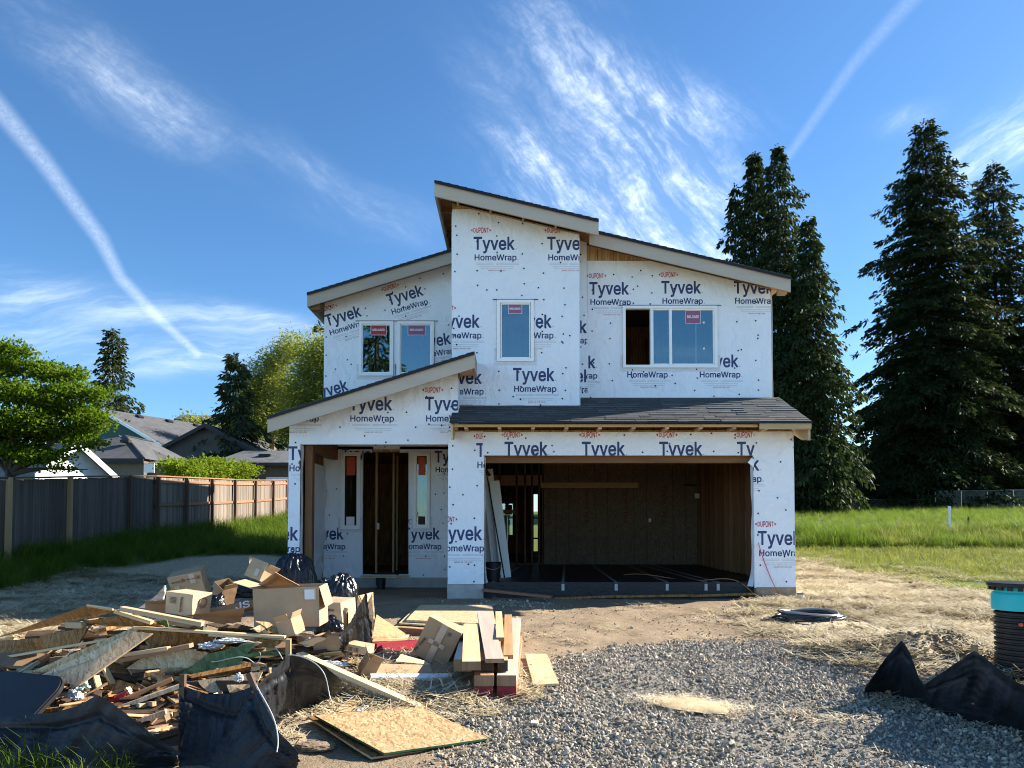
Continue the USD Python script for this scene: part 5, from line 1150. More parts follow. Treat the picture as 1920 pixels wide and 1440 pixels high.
part(fr, 'stud', bar(gp(309, 1333, .12), gp(318, 1362, .0), .04, .035), MAT['lumber'], world=True); part(fr, 'stud', bar(gp(266, 1350, .06), gp(312, 1334, .12), .04, .03), MAT['osb_grey'], world=True)
quad('red_plastic', 'red plastic scrap lying in the front of the heap', 'plastic scrap', [(196, 1311, .04), (213, 1304, .07), (241, 1293, .13), (222, 1322, .0)], .006, 'red_plastic', bend=.02)
for k, (p, l) in enumerate([((258, 1317, .02), 'yellow wood chip in front of the heap, left of two'), ((290, 1311, .03), 'yellow wood chip in front of the heap, right of two')]):
    stick('wood_chip', l, 'chip', p, (p[0] + 10, p[1] - 8 * k + 2, p[2] + .02), .05, .03, 'osb_pale')
# strips of torn white plastic and straps
def ribbon(label, pts, r=.004, mat='ribbon', name='plastic_strap'):
    solo(name, label, 'strap', tube(spline([gp(*p) for p in pts], 36), r, 5), MAT[mat], smooth=True)
ribbon('pale strap curling across the green sheathing sheet', [(396, 1241, .16), (425, 1236, .19), (450, 1232, .21), (470, 1238, .17), (480, 1244, .14), (487, 1236, .17), (484, 1222, .22)])
ribbon('thin pale strap hanging over the black fabric by the middle stake', [(516, 1212, .26), (522, 1222, .22), (530, 1236, .18)], .005)
def crumple(name, label, px, py, h, size, mat, seed, flat=.6, sub=4, amp=.55, cat='film'):
    m = trimesh.creation.icosphere(sub, 1.0); v = m.vertices
    n1 = meshkit.fbm(v * 2.3 + seed, 4, seed) - .5; n2 = np.abs(meshkit.fbm(v * 5.5 + seed, 3, seed + 3) - .5)
    v = v * (1 + amp * n1 - amp * 1.0 * n2)[:, None] * np.array(size)
    v[:, 2] = np.where(v[:, 2] < 0, v[:, 2] * flat, v[:, 2])
    solo(name, label, cat, trimesh.Trimesh(v, m.faces, process=False), MAT[mat], trans(gp(px, py, h)), smooth=True)
crumple('plastic_film', 'crumpled greenish plastic film at the left front of the heap', 150, 1290, .07, (.075, .06, .07), 'green_bag', 1, amp=1.1)
crumple('plastic_film', 'crumpled white plastic film just below the greenish one', 140, 1308, .04, (.07, .05, .055), 'white_bag', 2, amp=1.1)
crumple('plastic_film', 'torn white plastic film lying above the green sheathing sheet', 395, 1212, .27, (.10, .06, .035), 'white_bag', 5, amp=1.3)
crumple('plastic_film', 'strip of torn white plastic film right of the torn heap film', 432, 1202, .31, (.14, .06, .022), 'white_bag', 6, amp=1.3)
crumple('plastic_film', 'small white plastic film lying among the cartons right of the heap', 578, 1207, .25, (.05, .04, .045), 'white_bag', 8, amp=1.2)
crumple('plastic_film', 'grey plastic scrap on the light sheet behind the hanging fabric panel', 448, 1272, .15, (.035, .03, .045), 'white_bag', 9, amp=1.2)
crumple('plastic_film', 'white foil strip lying by the fallen studs right of the bowed fabric', 622, 1246, .12, (.15, .06, .03), 'white_bag', 10, amp=1.2)
wf = np.array([gp(258, 1140, .38), gp(300, 1146, .36), gp(306, 1118, .52), gp(309, 1098, .66), gp(303, 1112, .56), gp(280, 1128, .46)])
V = np.vstack([wf, wf + (0, .03, 0), [wf.mean(0) + (0, -.05, .02)], [wf.mean(0) + (0, .06, 0)]]); F = []
for k in range(6): j = (k + 1) % 6; F += [[12, j, k], [13, 6 + k, 6 + j], [k, j, 6 + j], [k, 6 + j, 6 + k]]
_o = V.mean(0); _s = trimesh.Trimesh(V - _o, F, process=False).subdivide().subdivide().subdivide()
_s.vertices += (meshkit.fbm(_s.vertices * 9, 3, 2)[:, None] - .5) * (.02, .05, .02)
solo('plastic_film', 'white plastic film sticking up like a fin behind the heap', 'film', _s, MAT['white_film'], trans(_o), smooth=True)

# black trash bags and lid
def bag(label, px, py, h, size, rz, seed, tilt=0, place=None):
    m = trimesh.creation.icosphere(5, 1.0); v = m.vertices.copy()
    az = np.arctan2(v[:, 1], v[:, 0]); up = np.clip(v[:, 2], 0, 1)
    pleat = np.sin(az * 17 + 5 * meshkit.fbm(v * 1.5, 3, seed)) * .03 * up
    crease = -.34 * np.abs(meshkit.fbm(v * np.array([3.2, 3.2, 1.1]) + seed, 3, seed) - .5)
    lump = .22 * (meshkit.fbm(v * 1.6 + seed * 3, 3, seed + 1) - .5)
    v = v * (1 + pleat + crease + lump)[:, None]
    v[:, 2] = np.where(v[:, 2] < -.45, -.45 + (v[:, 2] + .45) * .25, v[:, 2]); v *= np.array(size)
    M = trans(place if place is not None else gp(px, py, h)) @ rotz(rz) @ rotx(tilt)
    t = thing('trash_bag', label, 'trash bag', M=M)
    part(t, 'bag', trimesh.Trimesh(v, m.faces, process=False), MAT['bag'], smooth=True)
    kn = lathe([(0, 0), (.03, 0), (.022, .03), (.028, .05), (.05, .10), (.0, .09)], 14); part(t, 'knot', kn.apply_transform(rotx(-60)).apply_translation((0, size[1] * .86, size[2] * .42)), MAT['bag'], smooth=True)
    return t
bag('tallest bulging black trash bag standing before the left porch post', 560, 1108, .30, (.33, .31, .47), 20, 3, -8, place=(-3.33, 11.5, .44))
bag('shiny black trash bag right of the tallest one, leaning to the right', 636, 1134, .20, (.29, .27, .38), 60, 7, 14, place=(-2.33, 10.0, .30))
bag('flat black trash bag stuffed in front of the carton beside the stake', 620, 1182, .16, (.17, .13, .12), 10, 12)
bag('low black trash bag slumped behind the open cartons', 462, 1112, .22, (.30, .16, .14), 0, 15)
bag('small low black bag hidden in the shade below the cardboard flaps', 404, 1136, .28, (.13, .12, .14), 0, 18)
crumple('insulation_scrap', 'small pink insulation scrap between the two big trash bags', 582, 1101, .34, (.11, .07, .06), 'pink', 4, amp=.9, cat='insulation')
dsk = thing('plastic_tub', 'black plastic tub lying on its side at the left edge of the picture', 'tub', M=trans(gp(28, 1310, .13)) @ rotz(-20) @ rotx(38))
rbx = sbox(-.32, -.14, .20, .08).buffer(.14)
part(dsk, 'bottom', trimesh.creation.extrude_polygon(rbx, .02, engine='earcut'), MAT['black'])
part(dsk, 'rim', trimesh.creation.extrude_polygon(rbx.buffer(.012).difference(rbx.buffer(-.004)), .03, engine='earcut').apply_translation((0, 0, -.02)), MAT['black'])

# cartons -------------------------------------------------------------
def carton(label, M, w, d, h, mat='card', flaps=(), tape=(), prints=(), closed=True, name='cardboard_box', hole=False):
    """box standing on its base centre; flaps: (side, degrees from upright outwards, depth)"""
    t = thing(name, label, 'cardboard box', M=M); k = .005
    fr_ = [bx(-w/2, w/2, -d/2, -d/2 + k, 0, h), bx(-w/2, w/2, d/2 - k, d/2, 0, h), bx(-w/2, -w/2 + k, -d/2 + k, d/2 - k, 0, h), bx(w/2 - k, w/2, -d/2 + k, d/2 - k, 0, h), bx(-w/2 + k, w/2 - k, -d/2 + k, d/2 - k, 0, k)]
    if closed: fr_.append(bx(-w/2 + k, w/2 - k, -d/2 + k, d/2 - k, h - k, h - .0005))
    def dent(m, sub=3):
        m = m.subdivide().subdivide().subdivide(); v = m.vertices; q = v * 4 + w * 31
        m.vertices = v + .020 * np.c_[meshkit.fbm(q, 3, 1) - .5, meshkit.fbm(q, 3, 2) - .5, meshkit.fbm(q, 3, 3) - .5] * 1.2; return m
    part(t, 'body', dent(cat_(fr_)), MAT[mat])
    for s, ang, dep in flaps:
        a = math.radians(ang); c, sn = math.cos(a), math.sin(a)
        hw = (w if s in 'fb' else d) / 2 - .006
        m = bx(-hw, hw, -k / 2, k / 2, 0, dep)
        m = m.apply_transform(rotx(ang)) if True else m          # leans towards -y
        m = m.apply_translation((0, -(d if s in 'fb' else w) / 2, h)).apply_transform(rotz({'f': 0, 'r': 90, 'b': 180, 'l': 270}[s]))
        part(t, 'flap', m.subdivide().subdivide(), MAT[mat])
    face = {'f': np.eye(4), 'r': rotz(90), 'b': rotz(180), 'l': rotz(270)}
    for s, x0, z0, x1, z1 in tape:
        if s == 't': m = bx(x0, x1, z0, z1, h, h + .001)
        else: m = bx(x0, x1, -(d if s in 'fb' else w) / 2 - .0125, -(d if s in 'fb' else w) / 2 - .0105, z0, z1).apply_transform(face[s])
        part(t, 'parcel_tape', m, MAT['pack_tape'])
    for s, P, ink in prints:
        off = (d if s in 'fb' else w) / 2 + .0125
        m = prism(P, -off - .001, -off + .003).apply_transform(face[s]); part(t, 'printed_lettering', m, MAT[ink])
    return t
def stand(px, py, h, rz, rx=0, ry=0): return trans(gp(px, py, h)) @ rotz(rz) @ roty(ry) @ rotx(rx)
def icon(x, y, s): return shapely.union_all([sbox(x, y, x + s, y + s).difference(sbox(x + .1 * s, y + .1 * s, x + .9 * s, y + .9 * s)), sbox(x + .35 * s, y + .25 * s, x + .45 * s, y + .75 * s), sbox(x + .35 * s, y + .6 * s, x + .7 * s, y + .7 * s), sbox(x + .55 * s, y + .3 * s, x + .7 * s, y + .5 * s)])
pr = shapely.union_all([fit('Black Jacket', -.19, .30, .12, .018), fit('Black Jacket', .03, .305, .12, .018), icon(-.05, .29, .045), icon(.17, .295, .045)])
carton('tall upright cardboard box with a taped top at the back of the heap', stand(362, 1118, .26, 8, 14, -12), .47, .30, .40, flaps=[('f', 170, .02)], prints=[('f', pr, 'ink_brown'), ('f', sbox(-.17, .14, -.10, .25), 'card_pale')], tape=[('f', .06, .24, .14, .39)])
carton('brown cardboard flap box lying open on its side, back of heap', stand(418, 1126, .30, -35, 10, 30), .22, .22, .28, 'card_dark', closed=False, flaps=[('r', 20, .10), ('f', 160, .08)])
pp_ = shapely.union_all([shapely.affinity.translate(shapely.affinity.rotate(fit('Panasonic', 0, 0, .135, .022), -90, origin=(0, 0)), .02, .165), *[sbox(-.10, .10 + k * .012, -.03, .105 + k * .012) for k in range(5)]])
carton('small pale carton with printed sides standing on the heap', stand(352, 1150, .36, -18, 0, 6), .30, .24, .20, 'card_pale', prints=[('f', pp_, 'ink_brown'), ('r', Point(.0, .12).buffer(.05).difference(Point(0, .12).buffer(.04)).union(sbox(-.03, .07, .03, .10)), 'card_dark')])
carton('low cardboard tray left of the small pale carton', stand(300, 1148, .35, 20, 0, 0), .24, .18, .09, 'card', closed=False, flaps=[('f', 60, .07)])
carton('open cardboard box with two flaps up, left of the tallest trash bag', stand(482, 1088, .52, -30, -20, 14), .34, .24, .17, closed=False, flaps=[('f', -10, .12), ('r', 25, .12), ('l', 35, .14), ('b', 10, .10)], tape=[('f', .02, .05, .10, .16)])
carton('large open cardboard box standing upright in front of the trash bags', stand(548, 1172, .25, 3, 0, -2), .60, .40, .37, closed=False, flaps=[('l', 70, .2), ('r', 165, .2)], prints=[('f', sbox(.17, .26, .26, .345), 'white_tape')], tape=[('f', .17, .25, .27, .355)])
quad('cardboard_sheet', 'light cardboard flap lying up against the tallest trash bag', 'cardboard', [(484, 1096, .62), (516, 1072, .78), (570, 1102, .58), (548, 1108, .52)], .006, 'card')
carton('pale battered carton behind the stake, right of the large open box', stand(636, 1166, .22, -25, 8, 0), .30, .26, .26, 'card_pale', prints=[('f', fit('FRAGILE', -.11, .16, .16, .022), 'ink_brown')])
js = fit('JS', 0, 0, .13, .06)
carton('flat dark printed carton lying below the open boxes', stand(440, 1148, .33, 12, -15, -10), .42, .18, .07, 'card_dark', prints=[('f', shapely.affinity.translate(js, .03, .006), 'white_film')])
carton('crushed small carton on top of the boards in front of the large box', stand(550, 1190, .30, -25, 10, -15), .17, .14, .15, 'card', closed=False, flaps=[('f', 25, .06), ('r', 40, .06)])
carton('long shallow carton lying on the scrap right of the crushed one', stand(662, 1220, .16, -18, 4, 6), .36, .14, .075, 'card_pale', prints=[('f', shapely.union_all([icon(-.12 + k * .06, .02, .035) for k in range(4)]), 'ink_brown')])
carton('brown carton half hidden behind the long shallow carton', stand(622, 1216, .14, -8), .26, .2, .13, 'card')
carton('small torn carton lying on its side below the long shallow carton', stand(684, 1262, .03, 30, 20, 25), .12, .14, .16, 'card_dark', closed=False, flaps=[('f', 30, .08), ('l', 40, .07)])
bj = shapely.affinity.translate(shapely.affinity.rotate(fit('Black Jacket', 0, 0, .26, .036), 90, origin=(0, 0)), -.02, .05)
pf = shapely.affinity.translate(shapely.affinity.rotate(fit('PR-2508', 0, 0, .20, .03), 75, origin=(0, 0)), -.19, .02)
carton('tilted brown taped carton with printed side beside the beam stack', stand(806, 1236, .0, -6, 0, 27) @ trans((.0, .05, .0)), .37, .30, .40, 'card', prints=[('r', bj, 'ink'), ('f', shapely.affinity.translate(shapely.affinity.scale(pf, .8, .8, origin=(0, 0)), .0, .02), 'ink_brown'), ('f', icon(.06, .32, .035), 'ink_brown')], tape=[('f', -.035, .0, .035, .40), ('f', -.09, .17, .09, .215), ('r', -.15, .36, .15, .395)])
quad('cardboard_sheet', 'flat cardboard strip lying on the straw above the white foam strip', 'cardboard', [(690, 1263, .04), (692, 1243, .07), (806, 1247, .06), (812, 1262, .04)], .006, 'card')
quad('cardboard_sheet', 'flat shaded cardboard piece left of the long carton tube', 'cardboard', [(806, 1262, .035), (800, 1244, .06), (838, 1246, .06), (846, 1264, .035)], .006, 'card_dark')
quad('foam_strip', 'white foam strip lying on the straw in front of the cardboard strip', 'foam strip', [(696, 1270, .05), (694, 1263, .06), (846, 1262, .06), (848, 1269, .05)], .035, 'foam')
tb = thing('carton_tube', 'long square cardboard tube lying along the left side of the beam stack', 'cardboard tube', gp(868, 1262, 0))
part(tb, 'tube', bar(gp(868, 1247, .19), gp(884, 1176, .19) , .16, .10), MAT['cream'], world=True); part(tb, 'end_flap', bar(gp(867, 1248.5, .19), gp(868, 1247.2, .19), .155, .098), MAT['card_dark'], world=True)

# beam stack ------------------------------------------------------------
def beam(label, a, b, w, h, mat, endmat, name='beam', red=0):
    A, B = gp(*a), gp(*b); x = B - A; L = np.linalg.norm(x); M = frame((A + B) / 2, x, np.cross((0, 0, 1), x))
    t = thing(name, label, 'beam', M=M)
    part(t, 'timber', bx(-L / 2, L / 2, -w / 2, w / 2, -h, 0), MAT[mat])
    part(t, 'sawn_end', bx(-L / 2 - .004, -L / 2 + .001, -w / 2 + .001, w / 2 - .001, -h + .001, -.001), MAT[endmat])
    return t
G1, G2 = .185, .095
beam('lower left beam of the stack, with red painted end', (906, 1287, .095), (905, 1196, .095), .165, .09, 'red_wood', 'end_red')
beam('lower right beam of the stack, with red painted end', (950, 1287, .095), (966, 1192, .095), .165, .09, 'red_wood', 'end_red')
beam('upper left beam of the stack, lying on a red-ended one under the dark blocks', (908, 1266, .19), (906, 1180, .19), .165, .092, 'red_wood', 'end_brown')
beam('upper right beam of the stack with orange top in the sun', (950, 1266, .19), (964, 1158, .19), .165, .092, 'pink_wood', 'end_brown')
beam('dark-ended laminated beam lying on the left of the stack', (912, 1238, .29), (900, 1170, .29), .125, .095, 'red_wood', 'end_dark')
beam('dark-ended laminated beam lying on the right of the stack', (943, 1238, .29), (946, 1160, .29), .085, .095, 'orange_wood', 'end_dark')
for (px_, py_), l in (((915, 1250), 'left'), ((943, 1248), 'right')):
    p_ = gp(px_, py_, .24); solo('green_tag', f'small green paper tag on the {l} dark beam end', 'tag', bx(-.018 if l == 'left' else -.008, .018 if l == 'left' else .008, -.003, .003, -.01 if l == 'left' else -.025, .01 if l == 'left' else .025), MAT['green_label'], trans(gp(px_, 1238 - 2, .29) + (0, -.012, -.048)))
beam('wide greyish pink plank on top of the beam stack', (928, 1235, .335), (907, 1147, .37), .155, .036, 'pink_wood', 'end_brown', 'plank')
beam('short yellow plank on the left of the beam stack', (884, 1240, .31), (883, 1170, .325), .155, .075, 'lumber', 'end_brown', 'plank')
beam('yellow plank end showing behind the greyish pink plank', (938, 1195, .35), (935, 1146, .37), .075, .036, 'lumber', 'end_brown', 'plank')
beam('orange plank lying right of the greyish pink plank', (953, 1228, .30), (953, 1152, .32), .085, .036, 'orange_wood', 'end_brown', 'plank')
# sheets behind and red skid
quad('strand_board_sheet', 'large strand board sheet half in shade behind the beam stack', SH, [(762, 1162, .09), (788, 1134, .10), (922, 1134, .10), (930, 1170, .08)], .03, 'osb_pale')
quad('strand_board_sheet', 'strand board sheet under the large one, jutting out to the left', SH, [(748, 1168, .055), (772, 1145, .06), (920, 1150, .06), (925, 1180, .045)], .02, 'osb_pale')
quad('strand_board_sheet', 'lower strand board sheet lying on the ground before the others', SH, [(740, 1176, .02), (752, 1164, .025), (880, 1172, .02), (880, 1192, .015)], .014, 'osb')
stick('beam', 'white-edged board standing on edge behind the tilted carton', 'beam', (748, 1176, .11), (882, 1186, .10), .05, .08, 'fence_rail')
quad('strand_board_sheet', 'strand board sheet lying on the red skid right of the trash bags', SH, [(698, 1193, .17), (706, 1152, .26), (760, 1188, .13), (752, 1194, .13)], .02, 'osb')
quad('strand_board_strip', 'pale plank standing upright behind the hanging black fabric', 'strip', [(672, 1166, .18), (674, 1116, .52), (700, 1110, .55), (704, 1182, .12)], .02, 'osb_pale')
quad('strand_board_strip', 'yellow board edge lying above the red skid', 'strip', [(700, 1198, .14), (704, 1191, .16), (768, 1190, .12), (765, 1196, .11)], .03, 'lumber')
sk = beam('long red painted beam lying under the sheets right of the trash bags', (700, 1206, .10), (778, 1200, .10), .10, .09, 'end_red', 'end_red')
# right of the stack
quad('strand_board_strip', 'yellow strand board plank lying on the gravel right of the beam stack', SH, [(1000, 1284, .045), (985, 1226, .05), (1025, 1226, .05), (1048, 1281, .045)], .02, 'osb_pale')
stick('stud', 'grey lath lying under the yellow plank on the gravel', BD, (972, 1264, .025), (1080, 1270, .022), .035, .02, 'fence_rail')
# foreground
quad('strand_board_sheet', 'large strand board sheet lying flat at the bottom of the picture', SH, [(590, 1341, .10), (786, 1325, .05), (917, 1384, .03), (720, 1412, .06)], .014, 'osb', 'green_edge')
quad('strand_board_sheet', 'second strand board sheet sticking out left under the large flat one', SH, [(577, 1343, .065), (760, 1330, .025), (880, 1396, .0), (696, 1420, .03)], .014, 'osb_brown', 'lumber')
stick('stud', 'long yellow stud fallen across the straw, slanting down to the right', BD, (562, 1223, .22), (797, 1326, .02), .085, .036, 'lumber')
stick('stud', 'dull stud lying in the shade just under the long fallen one', BD, (600, 1248, .12), (762, 1322, .015), .06, .03, 'osb_grey')
quad('board_offcut', 'strand board offcut with green edge on the straw above the large sheet', 'offcut', [(624, 1337, .02), (655, 1308, .02), (690, 1300, .02), (662, 1336, .02)], .012, 'osb', 'green_edge')
quad('board_offcut', 'small strand board offcut on the straw left of the beam stack', 'offcut', [(752, 1294, .02), (762, 1274, .025), (790, 1275, .025), (782, 1300, .02)], .012, 'osb_pale')
quad('board_offcut', 'narrow strand board offcut near the white foam strip', 'offcut', [(742, 1240, .07), (752, 1226, .08), (800, 1240, .06), (806, 1246, .06)], .012, 'osb_pale')
quad('white_scrap', 'white plastic shard on the straw above the large flat sheet', 'plastic scrap', [(668, 1332, .02), (684, 1322, .02), (692, 1322, .02), (676, 1334, .02)], .008, 'foam')
quad('board_offcut', 'small wood chip lying on the gravel right of the large flat sheet', 'offcut', [(995, 1355, .03), (996, 1350, .03), (1010, 1350, .03), (1009, 1356, .03)], .015, 'pink_wood')
crumple('straw_lump', 'low lump of grey sand beside the large flat sheet', 590, 1400, .0, (.15, .09, .035), 'clod', 21, amp=.5, cat='sand')
# what fills the heap below the pieces one can tell apart
rh = np.random.default_rng(77); ms = {'osb_brown': [], 'osb': [], 'lumber': [], 'red_wood': [], 'scrap_dark': [], 'card_dark': []}
for k in range(520):
    px_, py_ = rh.uniform(0, 640), 0; 
    lo, hi = np.interp(px_, [0, 160, 240, 420, 560, 640], [1200, 1150, 1152, 1165, 1180, 1190]), np.interp(px_, [0, 200, 330, 480, 560, 640], [1300, 1360, 1400, 1310, 1275, 1250])
    py_ = rh.uniform(lo + 8, hi); hmax = np.interp(py_, [1140, 1180, 1250, 1340], [.42, .28, .10, .02]) * .8
    p = gp(px_, py_, rh.uniform(.0, max(hmax, .01)) * .9)
    L, w, h = rh.uniform(.08, .5), rh.choice([.03, .05, .085, .12, .2]), rh.choice([.012, .018, .034])
    m = trimesh.creation.box((L, w, h)).apply_transform(rotx(rh.normal(0, 25)) @ roty(rh.normal(0, 9))).apply_transform(rotz(rh.normal(10, 35))).apply_translation(p)
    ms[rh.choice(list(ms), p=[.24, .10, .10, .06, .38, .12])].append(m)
hn = {'osb_brown': 'brown board', 'osb': 'tan board', 'lumber': 'yellow lumber', 'red_wood': 'reddish lumber', 'scrap_dark': 'very dark board', 'card_dark': 'dark cardboard'}
for k, v in ms.items(): solo('wood_scraps', f'jumbled small {hn[k]} scraps filling the heap under the larger pieces', 'scraps', cat_(v), MAT[k], kind='stuff')

# ------------------------------------------------------------------ wooden fence on the left
FX = -10.3
def fence_bay(label, y0, y1, front, new_posts, first):
    t = thing('wooden_fence', label, 'fence', (FX, y0, 0)); rf = np.random.default_rng(int(y0 * 10)); g0, g1 = float(ground(FX, y0)), float(ground(FX, y1)); hgt = 1.72
    tz = lambda y: g0 + (g1 - g0) * (y - y0) / (y1 - y0)
    y = y0
    while y < y1 - .02:
        w = min(.138, y1 - y); z = tz(y + w / 2); dx = rf.normal(0, .004); s = rf.normal(0, .006)
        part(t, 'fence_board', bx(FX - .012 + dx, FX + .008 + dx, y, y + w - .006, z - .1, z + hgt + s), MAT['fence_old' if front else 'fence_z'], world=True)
        y += w
    part(t, 'cap_rail', bar((FX, y0, tz(y0) + hgt + .04), (FX, y1, tz(y1) + hgt + .04), .12, .035), MAT['fence_post' if front else 'fence_rail'], world=True)
    if not front:
        for hz in (.92, 1.60): part(t, 'rail', bar((FX + .035, y0, tz(y0) + hz), (FX + .035, y1, tz(y1) + hz), .04, .085), MAT['fence_rail'], world=True)
    for yy in ([y0] if not first else [y0]):
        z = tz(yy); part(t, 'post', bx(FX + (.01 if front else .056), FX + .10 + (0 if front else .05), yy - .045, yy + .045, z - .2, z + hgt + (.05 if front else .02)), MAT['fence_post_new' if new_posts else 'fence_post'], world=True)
    return t
ys = [10.2, 12.7, 15.2, 17.3, 20.0, 21.5, 23.4, 25.4, 27.5, 29.7, 31.9, 34.0]
nm = ['out of frame at the left', 'nearest, cut by the left edge', 'first full bay from the left with pale post', 'second full bay with pale post', 'narrow dark bay before the rails begin', 'dark railed bay in the shade, left of the sunlit part', 'railed bay half in sun, half in shade', 'first fully sunlit railed bay from the left', 'second fully sunlit railed bay', 'third fully sunlit railed bay', 'last sunlit railed bay, beside the house']
for k in range(11):
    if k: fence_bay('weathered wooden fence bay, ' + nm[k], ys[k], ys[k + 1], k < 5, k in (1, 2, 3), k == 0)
ep = thing('fence_post', 'end post of the wooden fence next to the house', 'post', (FX, 34.0, float(ground(FX, 34))))
part(ep, 'post', bx(-.05, .05, -.05, .05, -.2, 1.75), MAT['fence_post']); part(ep, 'cap', bx(-.06, .06, -.06, .06, 1.75, 1.78), MAT['fence_rail'])

# ------------------------------------------------------------------ neighbouring houses
def gable_house(name, label, c, w, L, zb, ze, za, rot, wall, roof='roof', over=.35, trim='dark', extras=()):
    """gable end faces the camera before rotation about its front centre c=(x,y)"""
    t = thing(name, label, 'house', M=trans((c[0], c[1], 0)) @ rotz(rot)); h = w / 2
    body = Polygon([(-h, zb), (h, zb), (h, ze), (0, za - .05), (-h, ze)]); part(t, 'wall', prism(body, 0, L), MAT[wall])
    sl = (za - ze) / h
    for s in (-1, 1):
        P = [(0, za + .12), (s * (h + over), ze - sl * over + .12), (s * (h + over), ze - sl * over - .03), (0, za - .03)]
        part(t, 'roof', prism(Polygon(P if s < 0 else P), -over, L + over), MAT[roof])
        part(t, 'barge_board', prism(Polygon([(0, za + .10), (s * (h + over), ze - sl * over + .10), (s * (h + over), ze - sl * over - .12), (0, za - .12)]), -over - .04, -over - .003), MAT[trim])
    for k, (y, f) in enumerate(extras):
        part(t, 'roof_vent', bx(-.2, .2, -.2, .2, 0, .14).apply_transform(roty(math.degrees(math.atan(sl)))).apply_translation((h * f, y, za - sl * h * f + .12)), MAT['dark'])
    return t
def P2(px, Y): return (px - CX) * Y / FPX
n1 = gable_house('white_house', 'bright white house gable behind the fence, partly hidden by the maple', (P2(140, 24), 24), 2.1, 5, .6, at(140, 886, 24)[2], at(140, 834, 24)[2], 55, 'white_siding', trim='white_trim', over=.25)
gable_house('green_house', 'dark green house with grey roof and small roof vents behind the hip roof', (P2(196, 50), 50), 11.4, 14, 1.5, at(310, 838, 47.7)[2], at(196, 771, 50)[2], -24, 'green_siding', extras=[(2, .12), (4.5, .12), (7, .12), (9.5, .12), (12, .12)], trim='white_trim', over=.4)
gable_house('brown_house', 'dark brown house gable with grey roof in the middle of the neighbours', (P2(386, 42), 42), 5.1, 13, 1.5, at(386, 843, 42)[2], at(386, 799, 42)[2], -2, 'brown_siding', trim='brown_siding' if False else 'dark')
hipz, hipt = at(266, 862, 33)[2], at(199, 809, 33)[2]
nh = thing('hip_roof_house', 'low tan house with a grey hip roof behind the dark fence', 'house', (P2(190, 33), 33, 0))
part(nh, 'wall', bx(-4.5, P2(262, 33) - P2(190, 33), .3, 5.2, .8, hipz), MAT['tan_siding'])
xe = P2(268, 33) - P2(190, 33); A = [(-5.5, 0, hipz), (xe, 0, hipz), (xe + .25, 6, hipz), (-5.5, 6, hipz), (-.15, 2.2, hipt), (.35, 3.9, hipt - .1)]
A2 = [(x, y, z + .06) for x, y, z in A]
part(nh, 'roof', trimesh.Trimesh(A2, [[0, 1, 4], [1, 2, 5], [1, 5, 4], [2, 3, 5], [3, 0, 4], [3, 4, 5], [0, 2, 1], [0, 3, 2]], process=False), MAT['roof'])
part(nh, 'gutter', bx(-5.5, xe, -.06, -.002, hipz - .14, hipz + .03), MAT['dark']); part(nh, 'ridge_cap', tube([A2[1], A2[4]], .06, 6), MAT['dark']); part(nh, 'ridge_cap', tube([A2[4], A2[5]], .06, 6), MAT['dark'])
part(nh, 'window', bx(xe - .1, xe + .35, .24, .29, hipz - .55, hipz - .14), MAT['white_trim'])
part(nh, 'wall', bx(xe - .36, xe + 2.8, .9, 5.2, .8, hipz - .1), MAT['tan_siding'])
RIDGE = at(300, 826, 36.5)
part(nh, 'roof', trimesh.Trimesh(np.array([at(222, 815, 36), at(345, 868, 35), at(262, 868, 33.4), at(300, 850, 40), at(250, 850, 40)]) - nh.M[:3, 3], [[0, 2, 1], [0, 1, 3], [0, 3, 4]], process=False), MAT['roof'])
part(nh, 'roof_vent', bx(-.2, .2, -.15, .15, 0, .12).apply_translation(at(236, 830, 34.2) - nh.M[:3, 3]), MAT['dark'])
lh = thing('low_house', 'low brown house with a plain grey roof next to the wrapped house', 'house', (P2(480, 37), 37, 0))
za_, ze_ = at(470, 845, 38.5)[2], at(470, 868, 36.6)[2]
part(lh, 'wall', bx(-1.9, 8, .3, 4.5, 1.0, ze_ - .02), MAT['tan_siding'])
part(lh, 'roof', trimesh.Trimesh([(-2.2, -.4, ze_), (8.4, -.4, ze_), (8.4, 1.6, za_), (-1.25, 1.6, za_), (-2.2, 5, ze_), (8.4, 5, ze_)], [[0, 1, 2], [0, 2, 3], [0, 3, 4], [3, 2, 5], [3, 5, 4], [0, 4, 5], [0, 5, 1]], process=False), MAT['roof_old'])
part(lh, 'fascia', bx(-2.2, 8.4, -.45, -.402, ze_ - .14, ze_ + .02), MAT['dark']); part(lh, 'roof_vent', bx(-.3, .3, -.15, .15, 0, .10).apply_translation((.2, .7, ze_ + (za_ - ze_) * .55)), MAT['dark'])
part(lh, 'window', bx(.4, 1.5, .25, .295, ze_ - .95, ze_ - .65), MAT['white_trim'])
gable_house('far_house', 'far grey roof peeping above the green and brown houses', (P2(345, 72), 72), 7, 12, 2, at(345, 796, 72)[2], at(345, 780, 72)[2], -75, 'brown_siding')
gable_house('far_house', 'faint far roof in the gap between the dark trees on the right', (P2(1592, 85), 85), 5, 8, 2, at(1592, 848, 85)[2], at(1592, 832, 85)[2], -40, 'tan_siding')

